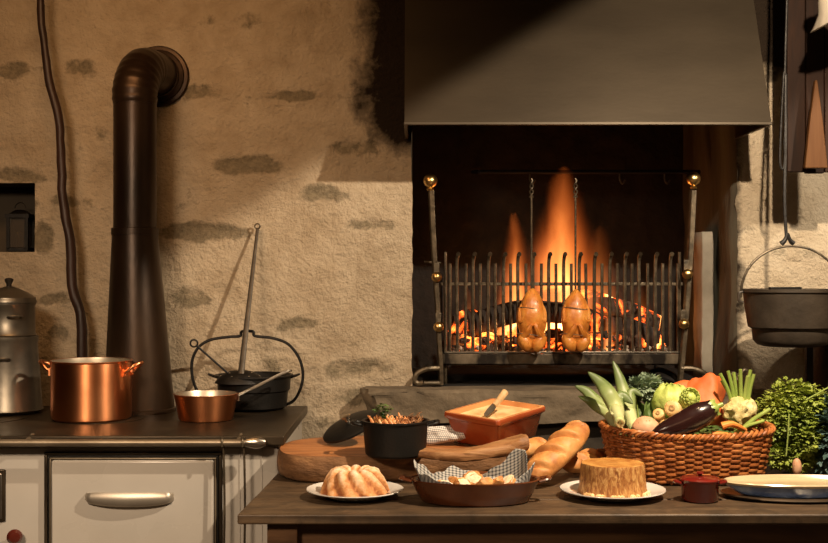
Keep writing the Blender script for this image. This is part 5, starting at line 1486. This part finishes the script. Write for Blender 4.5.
def parsnip(p0, p1, r, label):
    "cut top end at p0, tip at p1"
    p0, p1 = Vector(p0), Vector(p1); t = thing('parsnip', label, 'parsnip', p0, 0, 'parsnips in the basket'); d = p1 - p0
    bm = nb(); tube(bm, [Vector((0, 0, 0)), d * .05, d * .25, d * .6, d], [r * .62, r * .98, r * .92, r * .66, r * .35, r * .12], 20, k=5); 
    for v in bm.verts: v.co += Vector((0, 0, .0015)) * noise.noise(v.co * 60)
    obj('root', bm, MROOT, t)
    bm = nb(); n = d.normalized(); lathe(bm, [(0, .001), (r * .22, .003), (r * .38, .0015), (r * .40, -.004)], 16, M=orient(-n)); obj('cut_top', bm, MCUT, t)
parsnip(W(672, 408, 3.235), W(688, 424, 3.42), .0235, 'fat parsnip with its cut top facing out beside the cabbage')
parsnip(W(658, 413, 3.245), W(668, 432, 3.34), .016, 'thinner parsnip standing left of the fat one')
parsnip(W(662, 424, 3.22), W(690, 438, 3.28), .014, 'low small parsnip under the aubergine')

c = W(645.5, 428, 3.25)
t = thing('potato', 'round pinkish potato at the front rim of the basket', 'potato', c)
bm = nb(); blob(bm, (0, 0, 0), (.037, .032, .031), .08, 1.5, 4, 3); obj('skin', bm, MTURN, t)
bm = nb()
random.seed(5)
for i in range(9):
    a = random.uniform(0, 6.28); b = random.uniform(-.4, .9); blob(bm, (.0365 * cos(a) * cos(b), .0315 * sin(a) * cos(b), .0305 * sin(b)), (.002, .002, .002), 0, 1, 1)
obj('eyes', bm, MCUT, t)

def aubergine():
    a, b = W(652, 434, 3.19), W(716, 407, 3.19); c = (a + b) / 2
    t = thing('aubergine', 'long glossy dark aubergine lying across the front of the basket', 'aubergine', c)
    A, B = a - c, b - c
    bm = nb(); tube(bm, [A, A.lerp(B, .2) + Vector((0, 0, -.004)), A.lerp(B, .5) + Vector((0, 0, -.007)), A.lerp(B, .8) + Vector((0, 0, -.003)), B], [.005, .017, .025, .031, .035, .035, .027, .014], 28, k=6); obj('body', bm, MAUB, t)
    bm = nb(); n = (B - A).normalized()
    lathe(bm, [(.024, -.018), (.0225, -.006), (.015, .002), (.007, .006), (.0055, .020), (0, .021)], 30, M=orient(n, B), fn=lambda r, z, q: (r * (1.04 if r > .02 else 1), z - (.010 * (cos(q * 5)) if r > .022 else 0))); obj('calyx', bm, MSTALK, t)
aubergine()

def squash():
    c = W(699, 405, 3.46)
    t = thing('orange_squash', 'large orange-red squash at the back of the basket', 'squash', c)
    def fn(p):
        k = p.z; w = 1.0 - .30 * max(0, k) ** 1.3
        return Vector((p.x * w + .22 * max(0, k), p.y * w, p.z))
    bm = nb(); blob(bm, (0, 0, 0), (.084, .075, .094), .38, 1.7, 4, 23, fn=fn)
    obj('skin', bm, MSQUA, t)
    c = W(676, 401, 3.47); t = thing('orange_squash', 'smaller orange squash lying left of the large one', 'squash', c)
    bm = nb(); blob(bm, (0, 0, 0), (.075, .045, .050), .14, 1.6, 4, 5, M=Matrix.Rotation(-.45, 4, 'Y')); obj('skin', bm, MSQUA, t)
squash()

def celeriac():
    c = W(740, 411, 3.36)
    t = thing('celeriac', 'pale knobbly celeriac with cut green stalks at the basket\'s right', 'celeriac', c)
    bm = nb(); blob(bm, (0, 0, 0), (.045, .042, .042), .30, 2.6, 4, 9)
    for v in bm.verts: v.co *= 1 + .08 * noise.noise(v.co * 70)
    obj('root', bm, MCELER, t)
    random.seed(12)
    for i, (x, h, dx) in enumerate(((-.022, .105, -.034), (-.014, .112, -.018), (-.006, .108, -.010), (.001, .118, -.004), (.008, .100, .008), (.014, .116, .014), (.020, .104, .016), (-.018, .085, -.030), (.012, .09, .022), (.0, .10, .0))):
        bm = nb(); y = random.uniform(-.014, .014); tube(bm, [(x, y, .02), (x + dx * .4, y, h * .6), (x + dx, y * 1.6, h)], (.0055, .0048), 10, k=4, flat=.8); obj('stalk', bm, MSTALK, t)
celeriac()

def sticks(name, pts, r, mat, label, cat, group=None):
    c = Vector(pts[0]); bm = nb(); tube(bm, [Vector(p) - c for p in pts], r, 10, k=4, flat=.75)
    return tag(obj(name, bm, mat, loc=c), label, cat, group)
sticks('celery_stalk', [W(741, 431, 3.27), W(753, 420, 3.27), W(770, 409, 3.27)], (.010, .007), MSTALK, 'pale green celery stalk pointing right over the basket rim', 'celery', 'celery stalks')
sticks('celery_stalk', [W(735, 433, 3.25), W(748, 426, 3.24), W(764, 421, 3.24)], (.009, .006), MSTALK, 'lower celery stalk on the right rim of the basket', 'celery', 'celery stalks')
sticks('carrot', [W(722, 426, 3.22), W(732, 424, 3.22), W(745, 430, 3.24)], (.014, .008), MCARR, 'orange carrot tip below the celeriac', 'carrot', 'carrots')
sticks('carrot', [W(712, 434, 3.21), W(722, 434, 3.21), W(736, 436, 3.22)], (.010, .006), MCARR, 'small carrot behind the rim next to the aubergine\'s stem', 'carrot', 'carrots')
# loose green filling under the vegetables
o_bm = nb(); random.seed(31)
for i in range(420):
    x = random.uniform(-.165, .165); y = random.uniform(-.09, .09)
    leaf(o_bm, BC + Vector((x, y, .095 + random.uniform(0, .04))), random.uniform(0, 6.3), random.uniform(-.5, .5), .022, 3)
o = obj('loose_greens', o_bm, MSAVOY, smooth=False); o['kind'] = 'stuff'; tag(o, 'loose green leaves filling the gaps among the basket vegetables', 'leaves')

def parsley():
    c = W(794, 0, 3.42); c.z = TT + .002
    t = thing('parsley_bunch', 'big bushy bunch of bright green parsley right of the basket', 'parsley', c)
    s = 3.42 / FPX
    random.seed(17)
    bm = nb(); st = nb()
    H = CZ - (388 - 271.5) * s - c.z
    lobes = [(-.055, .0, H * .72, .058), (-.01, .01, H * .86, .062), (.045, .0, H * .80, .060), (-.02, -.03, H * .62, .065), (.05, -.03, H * .52, .055), (-.075, -.02, H * .50, .040), (.01, -.05, H * .40, .05), (-.06, -.05, H * .22, .040), (.06, -.02, H * .28, .05), (.0, -.02, H * .2, .06), (.09, .0, H * .62, .055)]
    for k, (x, y, z, r) in enumerate(lobes):
        n = int(560 * (r / .055) ** 2)
        for i in range(n):
            d = Vector((random.gauss(0, 1), random.gauss(0, 1), random.gauss(0, 1))).normalized(); rr = r * random.uniform(.5, 1.02)
            p = Vector((x, y, z)) + d * rr
            if p.z < .006: p.z = .006 + random.random() * .01
            leaf(bm, p, math.atan2(d.y, d.x) + random.uniform(-.8, .8), -.6 * math.asin(d.z) + random.uniform(-.5, .9), random.uniform(.006, .013), 5)
        for i in range(6):
            d = Vector((random.gauss(0, 1), random.gauss(0, 1), random.gauss(0, 1))).normalized() * r * .8
            tube(st, [(x * .15 + random.uniform(-.01, .01), y * .2 + .01, .02), (x * .6, y * .5, z * .6), Vector((x, y, z)) + d], (.0022, .0012), 5, k=4)
    tube(st, [W(789, 414, 3.31) - c, W(788, 435, 3.31) - c, W(786, 456, 3.31) - c], .0022, 6, k=3)
    obj('leaves', bm, MPARS, t, smooth=False); obj('stems', st, MPSTEM, t)
    # bluish kale at the far right
    c2 = W(832, 440, 3.38)
    t = thing('blue_kale', 'dark bluish green kale at the right edge beside the parsley', 'kale', c2)
    bm = nb(); leafy(bm, (0, 0, 0), .085, 900, .022, 6, (.62, .8, 1.35), 5); obj('leaves', bm, MKALEB, t, smooth=False)
    bm = nb()
    for i in range(6): tube(bm, [(0.0, 0, -.125), (random.uniform(-.03, .03), 0, .03)], .004, 6)
    obj('stems', bm, MPSTEM, t)
    c3 = W(797, 467, 3.30); bm = nb(); blob(bm, (0, 0, 0), (.013, .013, .024), .1, 1.5, 3, 4); tag(obj('shallot', bm, MTURN, loc=c3), 'pinkish shallot poking out under the parsley', 'shallot')
    c4 = W(806, 400, 3.25); bm = nb(); tube(bm, [Vector((0, 0, 0)), W(840, 381, 3.22) - c4], (.0022, .0016), 6); tag(obj('straw', bm, MPSTEM, loc=c4), 'single pale stem sticking out right of the parsley', 'stem')
parsley()
